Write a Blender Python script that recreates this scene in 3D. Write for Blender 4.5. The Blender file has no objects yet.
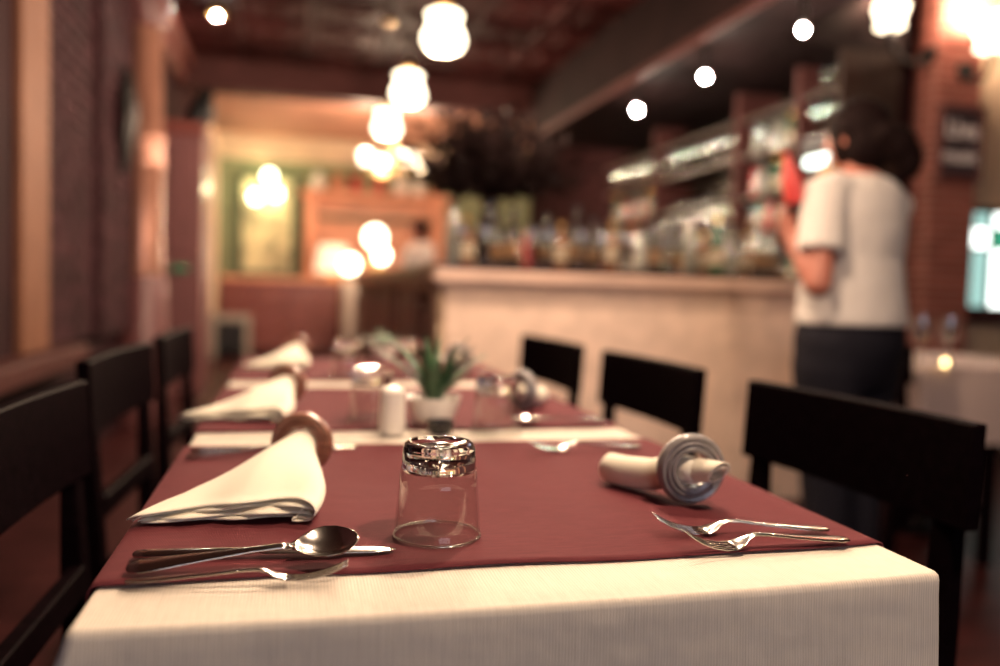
import bpy, bmesh, math, random
from mathutils import Vector, Matrix
random.seed(7)
PI = math.pi
S = bpy.context.scene
C = S.collection

# ------------------------------------------------------------------ camera
F_PX = 810.0
YAW, PITCH, ROLL = math.radians(14.3), math.radians(3.15), math.radians(1.8)
CAM = Vector((0, 0, 0.99))
fw = Vector((math.sin(YAW)*math.cos(PITCH), math.cos(YAW)*math.cos(PITCH), -math.sin(PITCH)))
r0 = Vector((math.cos(YAW), -math.sin(YAW), 0)); u0 = r0.cross(fw)
RT = r0*math.cos(ROLL)+u0*math.sin(ROLL); UP = u0*math.cos(ROLL)-r0*math.sin(ROLL)
cd = bpy.data.cameras.new('camera'); cam = bpy.data.objects.new('camera', cd); C.objects.link(cam)
cam.matrix_world = Matrix(((RT.x, UP.x, -fw.x, CAM.x), (RT.y, UP.y, -fw.y, CAM.y), (RT.z, UP.z, -fw.z, CAM.z), (0, 0, 0, 1)))
cd.sensor_width = 36.0; cd.lens = 36.0*F_PX/1000.0; cd.clip_start = 0.02
cd.dof.use_dof = True; cd.dof.focus_distance = 0.725; cd.dof.aperture_fstop = 1.75
S.camera = cam
# ------------------------------------------------------------------ world, exposure
w = bpy.data.worlds.new('world'); S.world = w; w.use_nodes = True
w.node_tree.nodes['Background'].inputs[0].default_value = (1.0, 0.72, 0.62, 1)
w.node_tree.nodes['Background'].inputs[1].default_value = 0.02
S.view_settings.view_transform = 'Standard'; S.view_settings.look = 'None'
S.view_settings.gamma = 1.0; S.view_settings.use_curve_mapping = False
S.view_settings.exposure = 1.0
S.cycles.max_bounces = 8; S.cycles.transparent_max_bounces = 16
S.cycles.sample_clamp_indirect = 6.0; S.cycles.use_denoising = True
BULB_W = 44.0          # power of one pendant bulb
SHADE_E = 3.2          # glow of an opal shade
DAY_E = 1.7            # dusk light in the window behind the viewer
WARM = (1.0, 0.71, 0.49)

# ------------------------------------------------------------------ pixel helpers (1000x666 frame)
def ray(x, y): return RT*((x-500)/F_PX)+UP*((333-y)/F_PX)+fw
def on_z(x, y, z): d = ray(x, y); return CAM+d*((z-CAM.z)/d.z)
def on_y(x, y, Y): d = ray(x, y); return CAM+d*(Y/d.y)
def on_x(x, y, X): d = ray(x, y); return CAM+d*(X/d.x)

# ------------------------------------------------------------------ mesh helpers
class MB:
    def __init__(s): s.v = []; s.f = []
    def add(s, vs, fs):
        o = len(s.v); s.v += [tuple(p) for p in vs]; s.f += [tuple(i+o for i in f) for f in fs]; return s
    def box(s, x0, x1, y0, y1, z0, z1):
        return s.add([(x0,y0,z0),(x1,y0,z0),(x1,y1,z0),(x0,y1,z0),(x0,y0,z1),(x1,y0,z1),(x1,y1,z1),(x0,y1,z1)],
                     [(3,2,1,0),(4,5,6,7),(0,1,5,4),(1,2,6,5),(2,3,7,6),(3,0,4,7)])
    def rings(s, rs, cap=True, closed=False):
        n = len(rs[0]); vs = [p for r in rs for p in r]; fs = []
        m = len(rs)
        for i in range(m if closed else m-1):
            for j in range(n):
                a, b = i*n+j, i*n+(j+1) % n; k = ((i+1) % m)*n
                fs.append((a, b, k+(j+1) % n, k+j))
        if cap and not closed: fs.append(tuple(reversed(range(n)))); fs.append(tuple((m-1)*n+j for j in range(n)))
        return s.add(vs, fs)
    def lathe(s, prof, n=24, c=(0,0,0), cap=True, lobes=0, amp=None, closed=False):
        rs = []
        for k, (r, z) in enumerate(prof):
            a = amp[k] if amp else 0
            rs.append([(c[0]+r*(1+a*math.cos(lobes*2*PI*j/n))*math.cos(2*PI*j/n), c[1]+r*(1+a*math.cos(lobes*2*PI*j/n))*math.sin(2*PI*j/n), c[2]+z) for j in range(n)])
        return s.rings(rs, cap, closed)
    def tube(s, pts, rad, n=10, cap=True, flat=None):
        pts = [Vector(p) for p in pts]
        if not isinstance(rad, (list, tuple)): rad = [rad]*len(pts)
        rs = []; prev = None
        for i, p in enumerate(pts):
            t = (pts[min(i+1, len(pts)-1)]-pts[max(i-1, 0)]).normalized()
            if prev is None:
                a = t.cross(Vector((0, 0, 1)))
                if a.length < 1e-3: a = t.cross(Vector((0, 1, 0)))
                a.normalize()
            else: a = (prev-t*prev.dot(t)).normalized()
            b = t.cross(a); prev = a
            ra = rad[i] if isinstance(rad[i], (tuple, list)) else (rad[i], rad[i])
            rs.append([p+a*ra[0]*math.cos(2*PI*j/n)+b*ra[1]*math.sin(2*PI*j/n) for j in range(n)])
        return s.rings(rs, cap)
    def ball(s, c, r, n=12, m=8, sc=(1,1,1)):
        rs = []
        for i in range(m+1):
            a = -PI/2+PI*(i+0.02 if i == 0 else i-0.02 if i == m else i)/m
            rs.append([(c[0]+sc[0]*r*math.cos(a)*math.cos(2*PI*j/n), c[1]+sc[1]*r*math.cos(a)*math.sin(2*PI*j/n), c[2]+sc[2]*r*math.sin(a)) for j in range(n)])
        return s.rings(rs)
    def sheet(s, fn, nu, nv):
        vs = [fn(i/nu, j/nv) for i in range(nu+1) for j in range(nv+1)]
        fs = [(i*(nv+1)+j, (i+1)*(nv+1)+j, (i+1)*(nv+1)+j+1, i*(nv+1)+j+1) for i in range(nu) for j in range(nv)]
        return s.add(vs, fs)
    def mesh(s, name, smooth=False, bevel=0, seg=1):
        me = bpy.data.meshes.new(name); me.from_pydata(s.v, [], s.f)
        bm = bmesh.new(); bm.from_mesh(me)
        bmesh.ops.recalc_face_normals(bm, faces=bm.faces)
        if bevel: bmesh.ops.bevel(bm, geom=[e for e in bm.edges if len(e.link_faces) == 2 and e.calc_face_angle(0) > 0.5], offset=bevel, segments=seg, affect='EDGES', clamp_overlap=True)
        for f in bm.faces: f.smooth = bool(smooth)
        bm.to_mesh(me); bm.free()
        if smooth and smooth != 2: me.set_sharp_from_angle(angle=math.radians(40))
        return me
    def obj(s, name, mat, parent=None, smooth=False, bevel=0, seg=1, loc=None):
        return link(name, s.mesh(name, smooth, bevel, seg), mat, parent, loc)

def link(name, me, mat=None, parent=None, loc=None, rz=0):
    o = bpy.data.objects.new(name, me); C.objects.link(o)
    if mat is not None and me is not None and not me.materials: me.materials.append(mat)
    if parent is not None: o.parent = parent
    if loc is not None: o.location = loc
    if rz: o.rotation_euler = (0, 0, rz)
    return o
def tag(o, label, cat, group=None):
    o['label'] = label; o['category'] = cat
    if group: o['group'] = group
    return o
def thing(name, label, cat, loc=(0,0,0), rz=0, group=None):
    o = bpy.data.objects.new(name, None); C.objects.link(o); o.empty_display_size = 0.05
    o.location = loc; o.rotation_euler = (0, 0, rz)
    return tag(o, label, cat, group)
def dup(root, label=None, loc=None, rz=None, group=None):
    def rec(o, par):
        c = o.copy(); C.objects.link(c); c.parent = par
        for ch in [x for x in KIDS.get(o.name, [])]: KIDS.setdefault(c.name, []).append(rec(ch, c))
        return c
    for o in C.objects:
        if o.parent is root or (o.parent and o.parent.parent is root): pass
    index_kids(root)
    c = rec(root, None)
    if label: c['label'] = label
    if group: c['group'] = group
    if loc is not None: c.location = loc
    if rz is not None: c.rotation_euler = (0, 0, rz)
    return c
KIDS = {}
def index_kids(root):
    if root.name in KIDS: return
    ch = [o for o in C.objects if o.parent is root]; KIDS[root.name] = ch
    for o in ch: index_kids(o)
def struct(name, mb, mat, smooth=False, bevel=0, label=None):
    o = mb.obj(name, mat, None, smooth, bevel); o['kind'] = 'structure'
    if label: o['label'] = label
    return o

# ------------------------------------------------------------------ materials
def mat(name, col, rough=0.5, metal=0.0, noise=None, bump=None, coat=0.0, emis=None, estr=0, trans=0, ior=1.5, spec=0.5, rand=0, sheen=0):
    m = bpy.data.materials.new(name); m.use_nodes = True; nt = m.node_tree; b = nt.nodes['Principled BSDF']
    c = tuple(col)+(1,)
    b.inputs['Base Color'].default_value = c; b.inputs['Roughness'].default_value = rough; b.inputs['Metallic'].default_value = metal
    b.inputs['Coat Weight'].default_value = coat; b.inputs['Coat Roughness'].default_value = 0.15
    b.inputs['Specular IOR Level'].default_value = spec; b.inputs['IOR'].default_value = ior
    if trans: b.inputs['Transmission Weight'].default_value = trans
    if sheen: b.inputs['Sheen Weight'].default_value = sheen
    if emis: b.inputs['Emission Color'].default_value = tuple(emis)+(1,); b.inputs['Emission Strength'].default_value = estr
    tc = nt.nodes.new('ShaderNodeTexCoord'); last = None
    if noise:
        sc, amt, *st = noise
        n = nt.nodes.new('ShaderNodeTexNoise'); n.inputs['Scale'].default_value = sc; n.inputs['Detail'].default_value = 4
        if st:
            mp = nt.nodes.new('ShaderNodeMapping'); mp.inputs['Scale'].default_value = st[0]
            nt.links.new(tc.outputs['Object'], mp.inputs[0]); nt.links.new(mp.outputs[0], n.inputs['Vector'])
        else: nt.links.new(tc.outputs['Object'], n.inputs['Vector'])
        rp = nt.nodes.new('ShaderNodeValToRGB'); rp.color_ramp.elements[0].position = 0.3; rp.color_ramp.elements[1].position = 0.7
        rp.color_ramp.elements[0].color = tuple(x*(1-amt) for x in col)+(1,); rp.color_ramp.elements[1].color = tuple(min(1, x*(1+amt)) for x in col)+(1,)
        nt.links.new(n.outputs['Fac'], rp.inputs[0]); last = rp.outputs[0]; nt.links.new(last, b.inputs['Base Color'])
    if rand:
        oi = nt.nodes.new('ShaderNodeObjectInfo'); mr = nt.nodes.new('ShaderNodeMapRange')
        mr.inputs[3].default_value = 1-rand; mr.inputs[4].default_value = 1+rand; nt.links.new(oi.outputs['Random'], mr.inputs[0])
        hs = nt.nodes.new('ShaderNodeHueSaturation'); nt.links.new(mr.outputs[0], hs.inputs['Value'])
        if last: nt.links.new(last, hs.inputs['Color'])
        else: hs.inputs['Color'].default_value = c
        last = hs.outputs[0]; nt.links.new(last, b.inputs['Base Color'])
    if bump:
        n = nt.nodes.new('ShaderNodeTexNoise'); n.inputs['Scale'].default_value = bump[0]; n.inputs['Detail'].default_value = 5
        nt.links.new(tc.outputs['Object'], n.inputs['Vector'])
        bp = nt.nodes.new('ShaderNodeBump'); bp.inputs['Strength'].default_value = bump[1]; bp.inputs['Distance'].default_value = bump[2] if len(bump) > 2 else 0.01
        nt.links.new(n.outputs['Fac'], bp.inputs['Height']); nt.links.new(bp.outputs[0], b.inputs['Normal'])
    return m
def emit(name, col, s):
    m = bpy.data.materials.new(name); m.use_nodes = True; nt = m.node_tree; nt.nodes.remove(nt.nodes['Principled BSDF'])
    e = nt.nodes.new('ShaderNodeEmission'); e.inputs[0].default_value = tuple(col)+(1,); e.inputs[1].default_value = s
    nt.links.new(e.outputs[0], nt.nodes['Material Output'].inputs[0]); return m
def thin_glass(name, tint=(0.97, 0.97, 0.96), ior=1.5, rough=0.02, boost=0.0):
    m = bpy.data.materials.new(name); m.use_nodes = True; nt = m.node_tree; nt.nodes.remove(nt.nodes['Principled BSDF'])
    t = nt.nodes.new('ShaderNodeBsdfTransparent'); t.inputs[0].default_value = tuple(tint)+(1,)
    g = nt.nodes.new('ShaderNodeBsdfGlossy'); g.inputs['Roughness'].default_value = rough
    fr = nt.nodes.new('ShaderNodeFresnel'); ge = nt.nodes.new('ShaderNodeNewGeometry'); io = nt.nodes.new('ShaderNodeMapRange')
    io.inputs[3].default_value = ior; io.inputs[4].default_value = 1/ior
    nt.links.new(ge.outputs['Backfacing'], io.inputs[0]); nt.links.new(io.outputs[0], fr.inputs[0])
    ad = nt.nodes.new('ShaderNodeMath'); ad.operation = 'ADD'; ad.inputs[1].default_value = boost; ad.use_clamp = True
    mx = nt.nodes.new('ShaderNodeMixShader'); nt.links.new(fr.outputs[0], ad.inputs[0]); nt.links.new(ad.outputs[0], mx.inputs[0])
    nt.links.new(t.outputs[0], mx.inputs[1]); nt.links.new(g.outputs[0], mx.inputs[2]); nt.links.new(mx.outputs[0], nt.nodes['Material Output'].inputs[0])
    return m
def linen(name, col, rib, ribamt, bumpd, wrinkle, cross=0):
    m = mat(name, col, 0.9, spec=0.15); nt = m.node_tree; b = nt.nodes['Principled BSDF']
    tc = nt.nodes.new('ShaderNodeTexCoord')
    wv = nt.nodes.new('ShaderNodeTexWave'); wv.bands_direction = 'X'; wv.inputs['Scale'].default_value = 2*PI/(20*rib)
    wv.inputs['Distortion'].default_value = 1.2; wv.inputs['Detail'].default_value = 2; wv.inputs['Detail Scale'].default_value = 0.35
    nz = nt.nodes.new('ShaderNodeTexNoise'); nz.inputs['Scale'].default_value = 420; mp = nt.nodes.new('ShaderNodeMapping'); mp.inputs['Scale'].default_value = (1, 0.06, 0.06)
    nt.links.new(tc.outputs['Object'], wv.inputs['Vector']); nt.links.new(tc.outputs['Object'], mp.inputs[0]); nt.links.new(mp.outputs[0], nz.inputs['Vector'])
    if cross:
        mp.inputs['Scale'].default_value = (0.10, 1, 1); nz.inputs['Scale'].default_value = 380
    mul = nt.nodes.new('ShaderNodeMath'); mul.operation = 'MULTIPLY_ADD'; mul.inputs[1].default_value = 0.45
    nt.links.new(wv.outputs['Fac'], mul.inputs[0]); 
    sc = nt.nodes.new('ShaderNodeMath'); sc.operation = 'MULTIPLY'; sc.inputs[1].default_value = 0.55; nt.links.new(nz.outputs['Fac'], sc.inputs[0]); nt.links.new(sc.outputs[0], mul.inputs[2])
    rp = nt.nodes.new('ShaderNodeValToRGB'); rp.color_ramp.elements[0].position = 0.2; rp.color_ramp.elements[1].position = 0.8
    rp.color_ramp.elements[0].color = tuple(x*(1-ribamt) for x in col)+(1,); rp.color_ramp.elements[1].color = tuple(min(1, x*(1+ribamt*0.5)) for x in col)+(1,)
    nt.links.new(mul.outputs[0], rp.inputs[0]); nt.links.new(rp.outputs[0], b.inputs['Base Color'])
    b1 = nt.nodes.new('ShaderNodeBump'); b1.inputs['Strength'].default_value = 0.5; b1.inputs['Distance'].default_value = bumpd; nt.links.new(mul.outputs[0], b1.inputs['Height'])
    n2 = nt.nodes.new('ShaderNodeTexNoise'); n2.inputs['Scale'].default_value = 9; n2.inputs['Detail'].default_value = 3; nt.links.new(tc.outputs['Object'], n2.inputs['Vector'])
    b2 = nt.nodes.new('ShaderNodeBump'); b2.inputs['Strength'].default_value = wrinkle; b2.inputs['Distance'].default_value = 0.02
    nt.links.new(n2.outputs['Fac'], b2.inputs['Height']); nt.links.new(b1.outputs[0], b2.inputs['Normal']); nt.links.new(b2.outputs[0], b.inputs['Normal'])
    return m

M = {}
M['cloth'] = linen('cream ribbed linen', (0.69, 0.625, 0.54), 0.0026, 0.16, 0.0006, 0.25)
M['runner'] = linen('burgundy linen', (0.122, 0.026, 0.032), 0.0014, 0.42, 0.0004, 0.12, 1)
M['napkin'] = mat('cream napkin cotton', (0.82, 0.76, 0.62), 0.85, bump=(700, 0.15, 0.001), sheen=0.2)
M['chair'] = mat('dark stained wood', (0.0040, 0.0018, 0.0026), 0.5, noise=(6, 0.4, (1, 12, 12)), spec=0.06, ior=1.15)
M['steel'] = mat('polished steel', (0.60, 0.56, 0.52), 0.16, 1.0, bump=(300, 0.03, 0.001))
M['ring'] = mat('turned brown wood', (0.22, 0.090, 0.060), 0.38, noise=(30, 0.35, (1, 1, 8)), coat=0.3)
M['ringgrey'] = mat('turned grey glazed wood', (0.20, 0.18, 0.18), 0.3, noise=(40, 0.3), coat=0.5)
M['glass_solid'] = mat('clear thick glass', (1, 1, 1), 0.0, trans=1.0, ior=1.5)
M['glass'] = thin_glass('clear thin glass')
M['glass_rim'] = thin_glass('glass rim bead', (0.95, 0.95, 0.93), 1.5, 0.08, 0.30)
M['glass_bar'] = thin_glass('bar glass', (0.9, 0.92, 0.9), 1.5, 0.05, 0.30)
M['ceramic'] = mat('white ceramic', (0.80, 0.74, 0.66), 0.25)
M['leaf'] = mat('green leaf', (0.05, 0.115, 0.05), 0.5, noise=(30, 0.4))
M['darkleaf'] = mat('dark dried leaf', (0.020, 0.011, 0.011), 0.6, noise=(20, 0.4), spec=0.1)
M['stone'] = mat('pale stone facing', (0.78, 0.58, 0.47), 0.8, noise=(9, 0.13), bump=(40, 0.4, 0.01))
M['cornice'] = mat('pale pink stone moulding', (0.60, 0.42, 0.34), 0.5, noise=(6, 0.1))
M['counter'] = mat('dark polished counter', (0.03, 0.015, 0.015), 0.25, noise=(5, 0.3))
M['redwood'] = mat('red brown varnished wood', (0.15, 0.032, 0.024), 0.42, noise=(5, 0.3, (8, 8, 1)), coat=0.3)
M['pinkwood'] = mat('pinkish painted wood', (0.13, 0.042, 0.042), 0.5, noise=(5, 0.15, (6, 6, 1)), coat=0.2)
M['salmon'] = mat('salmon painted wood', (0.55, 0.24, 0.14), 0.55, noise=(4, 0.15))
M['cream'] = mat('cream paint', (0.66, 0.50, 0.34), 0.6, noise=(5, 0.08))
M['tan'] = mat('tan painted casing', (0.17, 0.075, 0.045), 0.6, noise=(5, 0.1), spec=0.1)
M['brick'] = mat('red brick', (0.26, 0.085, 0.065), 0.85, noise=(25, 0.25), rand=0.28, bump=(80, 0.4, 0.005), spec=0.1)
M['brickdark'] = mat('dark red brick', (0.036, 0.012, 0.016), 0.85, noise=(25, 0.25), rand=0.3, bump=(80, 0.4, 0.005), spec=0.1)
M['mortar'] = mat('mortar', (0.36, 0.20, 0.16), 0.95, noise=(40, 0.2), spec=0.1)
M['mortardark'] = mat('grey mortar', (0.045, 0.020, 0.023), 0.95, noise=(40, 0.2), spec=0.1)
M['plaster_dark'] = mat('dark red plaster', (0.022, 0.007, 0.009), 0.8, noise=(3, 0.2), spec=0.1)
M['green_wall'] = mat('sage green plaster', (0.22, 0.24, 0.13), 0.8, noise=(3, 0.1))
M['ceil'] = mat('dark ceiling', (0.035, 0.012, 0.011), 0.6, noise=(3, 0.3), spec=0.1)
M['tin'] = mat('dark pressed tin', (0.042, 0.0105, 0.010), 0.6, noise=(6, 0.5), rand=0.4, spec=0.03)
M['ceil_far'] = mat('warm plaster ceiling', (0.40, 0.19, 0.125), 0.8, noise=(1.4, 0.2), bump=(5, 0.5, 0.05))
M['soffit'] = mat('dark brown painted soffit', (0.014, 0.007, 0.007), 0.7, noise=(3, 0.3), spec=0.04)
M['beam'] = mat('dark beam wood', (0.060, 0.020, 0.018), 0.6, noise=(4, 0.3, (1, 6, 6)), spec=0.1)
M['floor'] = mat('dark red floor', (0.035, 0.009, 0.009), 0.4, noise=(3, 0.4, (1, 6, 1)), spec=0.1)
M['iron'] = mat('black iron', (0.012, 0.010, 0.010), 0.45, 0.6)
M['brass'] = mat('aged brass', (0.42, 0.26, 0.10), 0.3, 1.0)
M['shade'] = mat('opal glass shade', (0.9, 0.85, 0.75), 0.3, emis=(1.0, 0.80, 0.55), estr=SHADE_E)
M['bulb'] = emit('lit bulb', (1.0, 0.85, 0.65), 150.0)
M['spot'] = emit('lit spot lamp', (1.0, 0.90, 0.74), 1400.0)
M['strip'] = emit('cool strip lamp', (0.88, 1.0, 0.86), 3.0)
M['skin'] = mat('skin', (0.36, 0.125, 0.085), 0.55)
M['hair'] = mat('dark brown hair', (0.007, 0.003, 0.003), 0.75, noise=(60, 0.4, (1, 1, 4)), spec=0.06)
M['shirt'] = mat('white cotton jersey', (0.56, 0.51, 0.48), 0.9, bump=(11, 0.35, 0.03), sheen=0.2)
M['trouser'] = mat('black trousers', (0.012, 0.011, 0.016), 0.8, spec=0.1)
M['red_plastic'] = mat('red plastic', (0.50, 0.05, 0.045), 0.35)
M['yellow_card'] = mat('yellow card', (0.55, 0.30, 0.05), 0.6)
M['black'] = mat('black gloss', (0.01, 0.009, 0.010), 0.3)
M['mirror'] = mat('dark smoked mirror', (0.05, 0.042, 0.036), 0.22, 0.6)
M['shelf'] = mat('glass edged shelf wood', (0.06, 0.036, 0.026), 0.4, noise=(4, 0.2))
M['chalk'] = mat('chalkboard', (0.035, 0.020, 0.025), 0.7, noise=(12, 0.4))
M['chalkwhite'] = mat('chalk lettering', (0.75, 0.66, 0.64), 0.9)
M['signframe'] = mat('dark red frame', (0.10, 0.025, 0.022), 0.5)
M['exitgreen'] = mat('green enamel', (0.02, 0.16, 0.08), 0.4)
M['oldgreen'] = mat('dark green frame', (0.04, 0.075, 0.035), 0.5)

# ================================================================== THE SETTING
XL, XR, YB, ZC = -1.10, 3.52, 12.2, 3.05
struct('floor', MB().box(XL-0.2, 6.2, -3.2, YB+0.2, -0.1, 0.0), M['floor'])
ceil = struct('ceiling', MB().box(XL-0.2, 6.2, -3.2, 8.05, ZC, ZC+0.1), M['ceil'])
# pressed tin tiles hanging under the dark ceiling
def tin_tile():
    mb = MB(); a = 0.292
    def sq(h, z): return [(-h,-h,z),(h,-h,z),(h,h,z),(-h,h,z)]
    lv = [(a, -0.002), (a, -0.022), (a-0.04, -0.030), (a-0.055, -0.012), (0.15, -0.012), (0.14, -0.030), (0.09, -0.034), (0.07, -0.016), (0.02, -0.030)]
    mb.rings([sq(h, z) for h, z in lv]); return mb.mesh('tile', False)
tm = tin_tile(); tm.materials.append(M['tin'])
for ix in range(10):
    for iy in range(8):
        o = link('tile', tm, None, ceil, (XL+0.3+ix*0.6, 3.45+iy*0.6, ZC))
struct('trim_1', MB().box(XL, XR, 8.05, 8.30, 2.76, ZC+0.1), M['beam'], bevel=0.01)      # cross beam
far = MB(); far.box(XL-0.2, 6.2, 8.30, YB+0.2, ZC, ZC+0.1); struct('ceiling_far_room', far, M['ceil_far'])
# left wall, its cornice, casing and ledge
wl = struct('wall_left', MB().box(XL-0.2, XL, -3.2, YB, 0, ZC), M['plaster_dark'])
for o_ in (): pass
struct('trim_2', MB().box(XL, XL+0.10, 3.0, 8.05, 2.80, 2.92).box(XL, XL+0.17, 3.0, 8.05, 2.92, ZC), M['redwood'], bevel=0.012)
struct('trim_3', MB().box(XL, XL+0.05, 3.60, 3.97, 0.66, 3.0), M['tan'], bevel=0.006)
struct('trim_4', MB().box(XL, XL+0.14, 2.3, 4.30, 0.57, 0.66), M['beam'], bevel=0.01)
struct('window_1', MB().box(XL, XL+0.02, 2.4, 3.60, 0.66, 2.9), M['plaster_dark'])
# brickwork on the left wall: every brick a piece, recessed mortar behind
def bricks(parent, faces, mm, rnd):
    """faces: list of (origin, along, out, length, z0, z1, lb, hb)"""
    cache = {}
    for (o0, al, out, L, z0, z1, lb, hb) in faces:
        nz = int((z1-z0)/hb)
        for k in range(nz):
            off = 0 if k % 2 == 0 else -lb/2
            s = off
            while s < L-0.02:
                a, b = max(0, s), min(L, s+lb); s += lb
                if b-a < 0.03: continue
                key = (round(b-a, 3), hb, al, out)
                if key not in cache:
                    l = b-a-0.010; A = Vector(al); O = Vector(out); h = hb-0.010
                    vs = [A*(x*l/2)+O*y+Vector((0, 0, z*h/2)) for x, y, z in ((-1,-.03,-1),(1,-.03,-1),(1,-.03,1),(-1,-.03,1),(-.985,.012,-.94),(.985,.012,-.94),(.985,.012,.94),(-.985,.012,.94))]
                    me = MB().add(vs, [(0,1,2,3),(4,5,6,7),(0,1,5,4),(1,2,6,5),(2,3,7,6),(3,0,4,7)]).mesh('brick'); me.materials.append(mm); cache[key] = me
                c = Vector(o0)+Vector(al)*((a+b)/2)+Vector(out)*random.uniform(-rnd, rnd); c.z = z0+(k+0.5)*hb
                link('brick', cache[key], None, parent, c)
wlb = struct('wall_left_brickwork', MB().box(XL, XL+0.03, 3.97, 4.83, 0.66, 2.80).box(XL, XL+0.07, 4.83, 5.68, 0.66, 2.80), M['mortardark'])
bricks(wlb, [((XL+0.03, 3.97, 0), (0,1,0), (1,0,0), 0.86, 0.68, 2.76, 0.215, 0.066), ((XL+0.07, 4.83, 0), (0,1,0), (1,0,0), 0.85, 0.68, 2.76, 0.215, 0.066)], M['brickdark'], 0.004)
# back wall
struct('wall_back', MB().box(XL-0.2, 6.2, YB, YB+0.2, 0, ZC), M['green_wall'])
struct('trim_5', MB().box(XL, 5, YB-0.10, YB, 2.72, 2.86).box(XL, 5, YB-0.18, YB, 2.86, ZC), M['cream'], bevel=0.015)
struct('trim_6', MB().box(XL, XL+0.12, 9.2, 9.45, 0, 2.6).box(XL, XL+0.12, 10.9, 11.15, 0, 2.6).box(XL, XL+0.14, 9.1, 11.3, 2.6, 2.8), M['cream'], bevel=0.01)
# right side: wall behind the bar, brick pier, wall with the lit window, room behind the camera
struct('wall_right', MB().box(XR, XR+0.2, 4.35, YB, 0, ZC), M['plaster_dark'])
struct('wall_right_return', MB().box(XR+0.2, 3.80, 4.55, 4.75, 0, ZC), M['plaster_dark'])
struct('wall_far_right', MB().box(6.0, 6.2, -3.2, 4.5, 0, ZC), M['plaster_dark'])
struct('wall_front', MB().box(XL-0.2, -0.3, -3.4, -3.2, 0, ZC).box(2.1, 6.2, -3.4, -3.2, 0, ZC).box(-0.3, 2.1, -3.4, -3.2, 0, 0.9).box(-0.3, 2.1, -3.4, -3.2, 2.4, ZC), M['plaster_dark'])
w3 = struct('window_3', MB().box(-0.3, 2.1, -3.3, -3.22, 0.9, 0.96).box(-0.3, 2.1, -3.3, -3.22, 2.34, 2.4).box(-0.3, -0.24, -3.3, -3.22, 0.96, 2.34).box(2.04, 2.1, -3.3, -3.22, 0.96, 2.34), M['beam'])
day = emit('dusk daylight pane', (0.86, 0.84, 1.0), DAY_E)
for i in range(3):
    for j in range(2): MB().box(-0.22+i*0.76, 0.50+i*0.76, -3.28, -3.27, 0.97+j*0.69, 1.63+j*0.69).obj('pane', day, w3)
PX0, PX1, PY0, PY1 = 3.765, 4.10, 4.22, 4.58
pier = struct('wall_pier', MB().box(PX0, PX1, PY0, PY1, 0, ZC), M['mortar'])
bricks(pier, [((PX0, PY0, 0), (1,0,0), (0,-1,0), PX1-PX0, 0.60, 3.02, 0.168, 0.052), ((PX0, PY0, 0), (0,1,0), (-1,0,0), PY1-PY0, 0.60, 3.02, 0.18, 0.052)], M['brick'], 0.003)
ww = MB(); YW = 4.48
ww.box(PX1, 6.0, YW, YW+0.12, 0, 0.94).box(PX1, 6.0, YW, YW+0.12, 1.62, ZC).box(5.0, 6.0, YW, YW+0.12, 0.94, 1.62)
struct('wall_window_side', ww, M['cream'])
wn = struct('window_2', MB().box(PX1+0.01, 5.0, YW-0.01, YW+0.07, 0.90, 0.96).box(PX1+0.01, 5.0, YW-0.01, YW+0.07, 1.60, 1.63).box(PX1+0.01, PX1+0.10, YW, YW+0.07, 0.96, 1.60), M['beam'])
MB().box(PX1-0.0, 5.0, YW-0.10, YW, 0.86, 0.90).obj('window_sill', M['beam'], wn, bevel=0.005)
pw = emit('lit white pane', (0.92, 1.0, 0.93), 2.0); pg = emit('lit green pane', (0.05, 0.42, 0.24), 0.5); pt = emit('lit teal pane', (0.45, 0.75, 0.68), 0.5)
for i in range(5):
    x = PX1+0.105+i*0.165
    for (z0, z1, mm) in ((0.97, 1.35, (pw, pt)[i % 2]), (1.365, 1.49, (pg, pw)[i % 2]), (1.505, 1.595, (pw, pt)[i % 2])):
        MB().box(x, x+0.145, YW+0.02, YW+0.03, z0, z1).obj('pane', mm, wn, bevel=0.003)
    MB().box(x+0.147, x+0.162, YW+0.0, YW+0.05, 0.96, 1.60).obj('mullion', M['beam'], wn)
struct('trim_7', MB().box(PX1+0.02, PX1+0.10, YW-0.05, YW, 1.66, ZC), M['cream'], bevel=0.005)
# bar soffit (dropped ceiling above the back bar)
struct('ceiling_soffit', MB().box(2.30, 2.68, 2.6, 4.2, 2.47, ZC).box(2.30, XR, 4.2, 8.05, 2.47, ZC), M['soffit'])

struct('trim_8', MB().box(2.275, 2.30, 2.6, 8.05, 2.47, 2.53), M['beam'], bevel=0.006)
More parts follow.
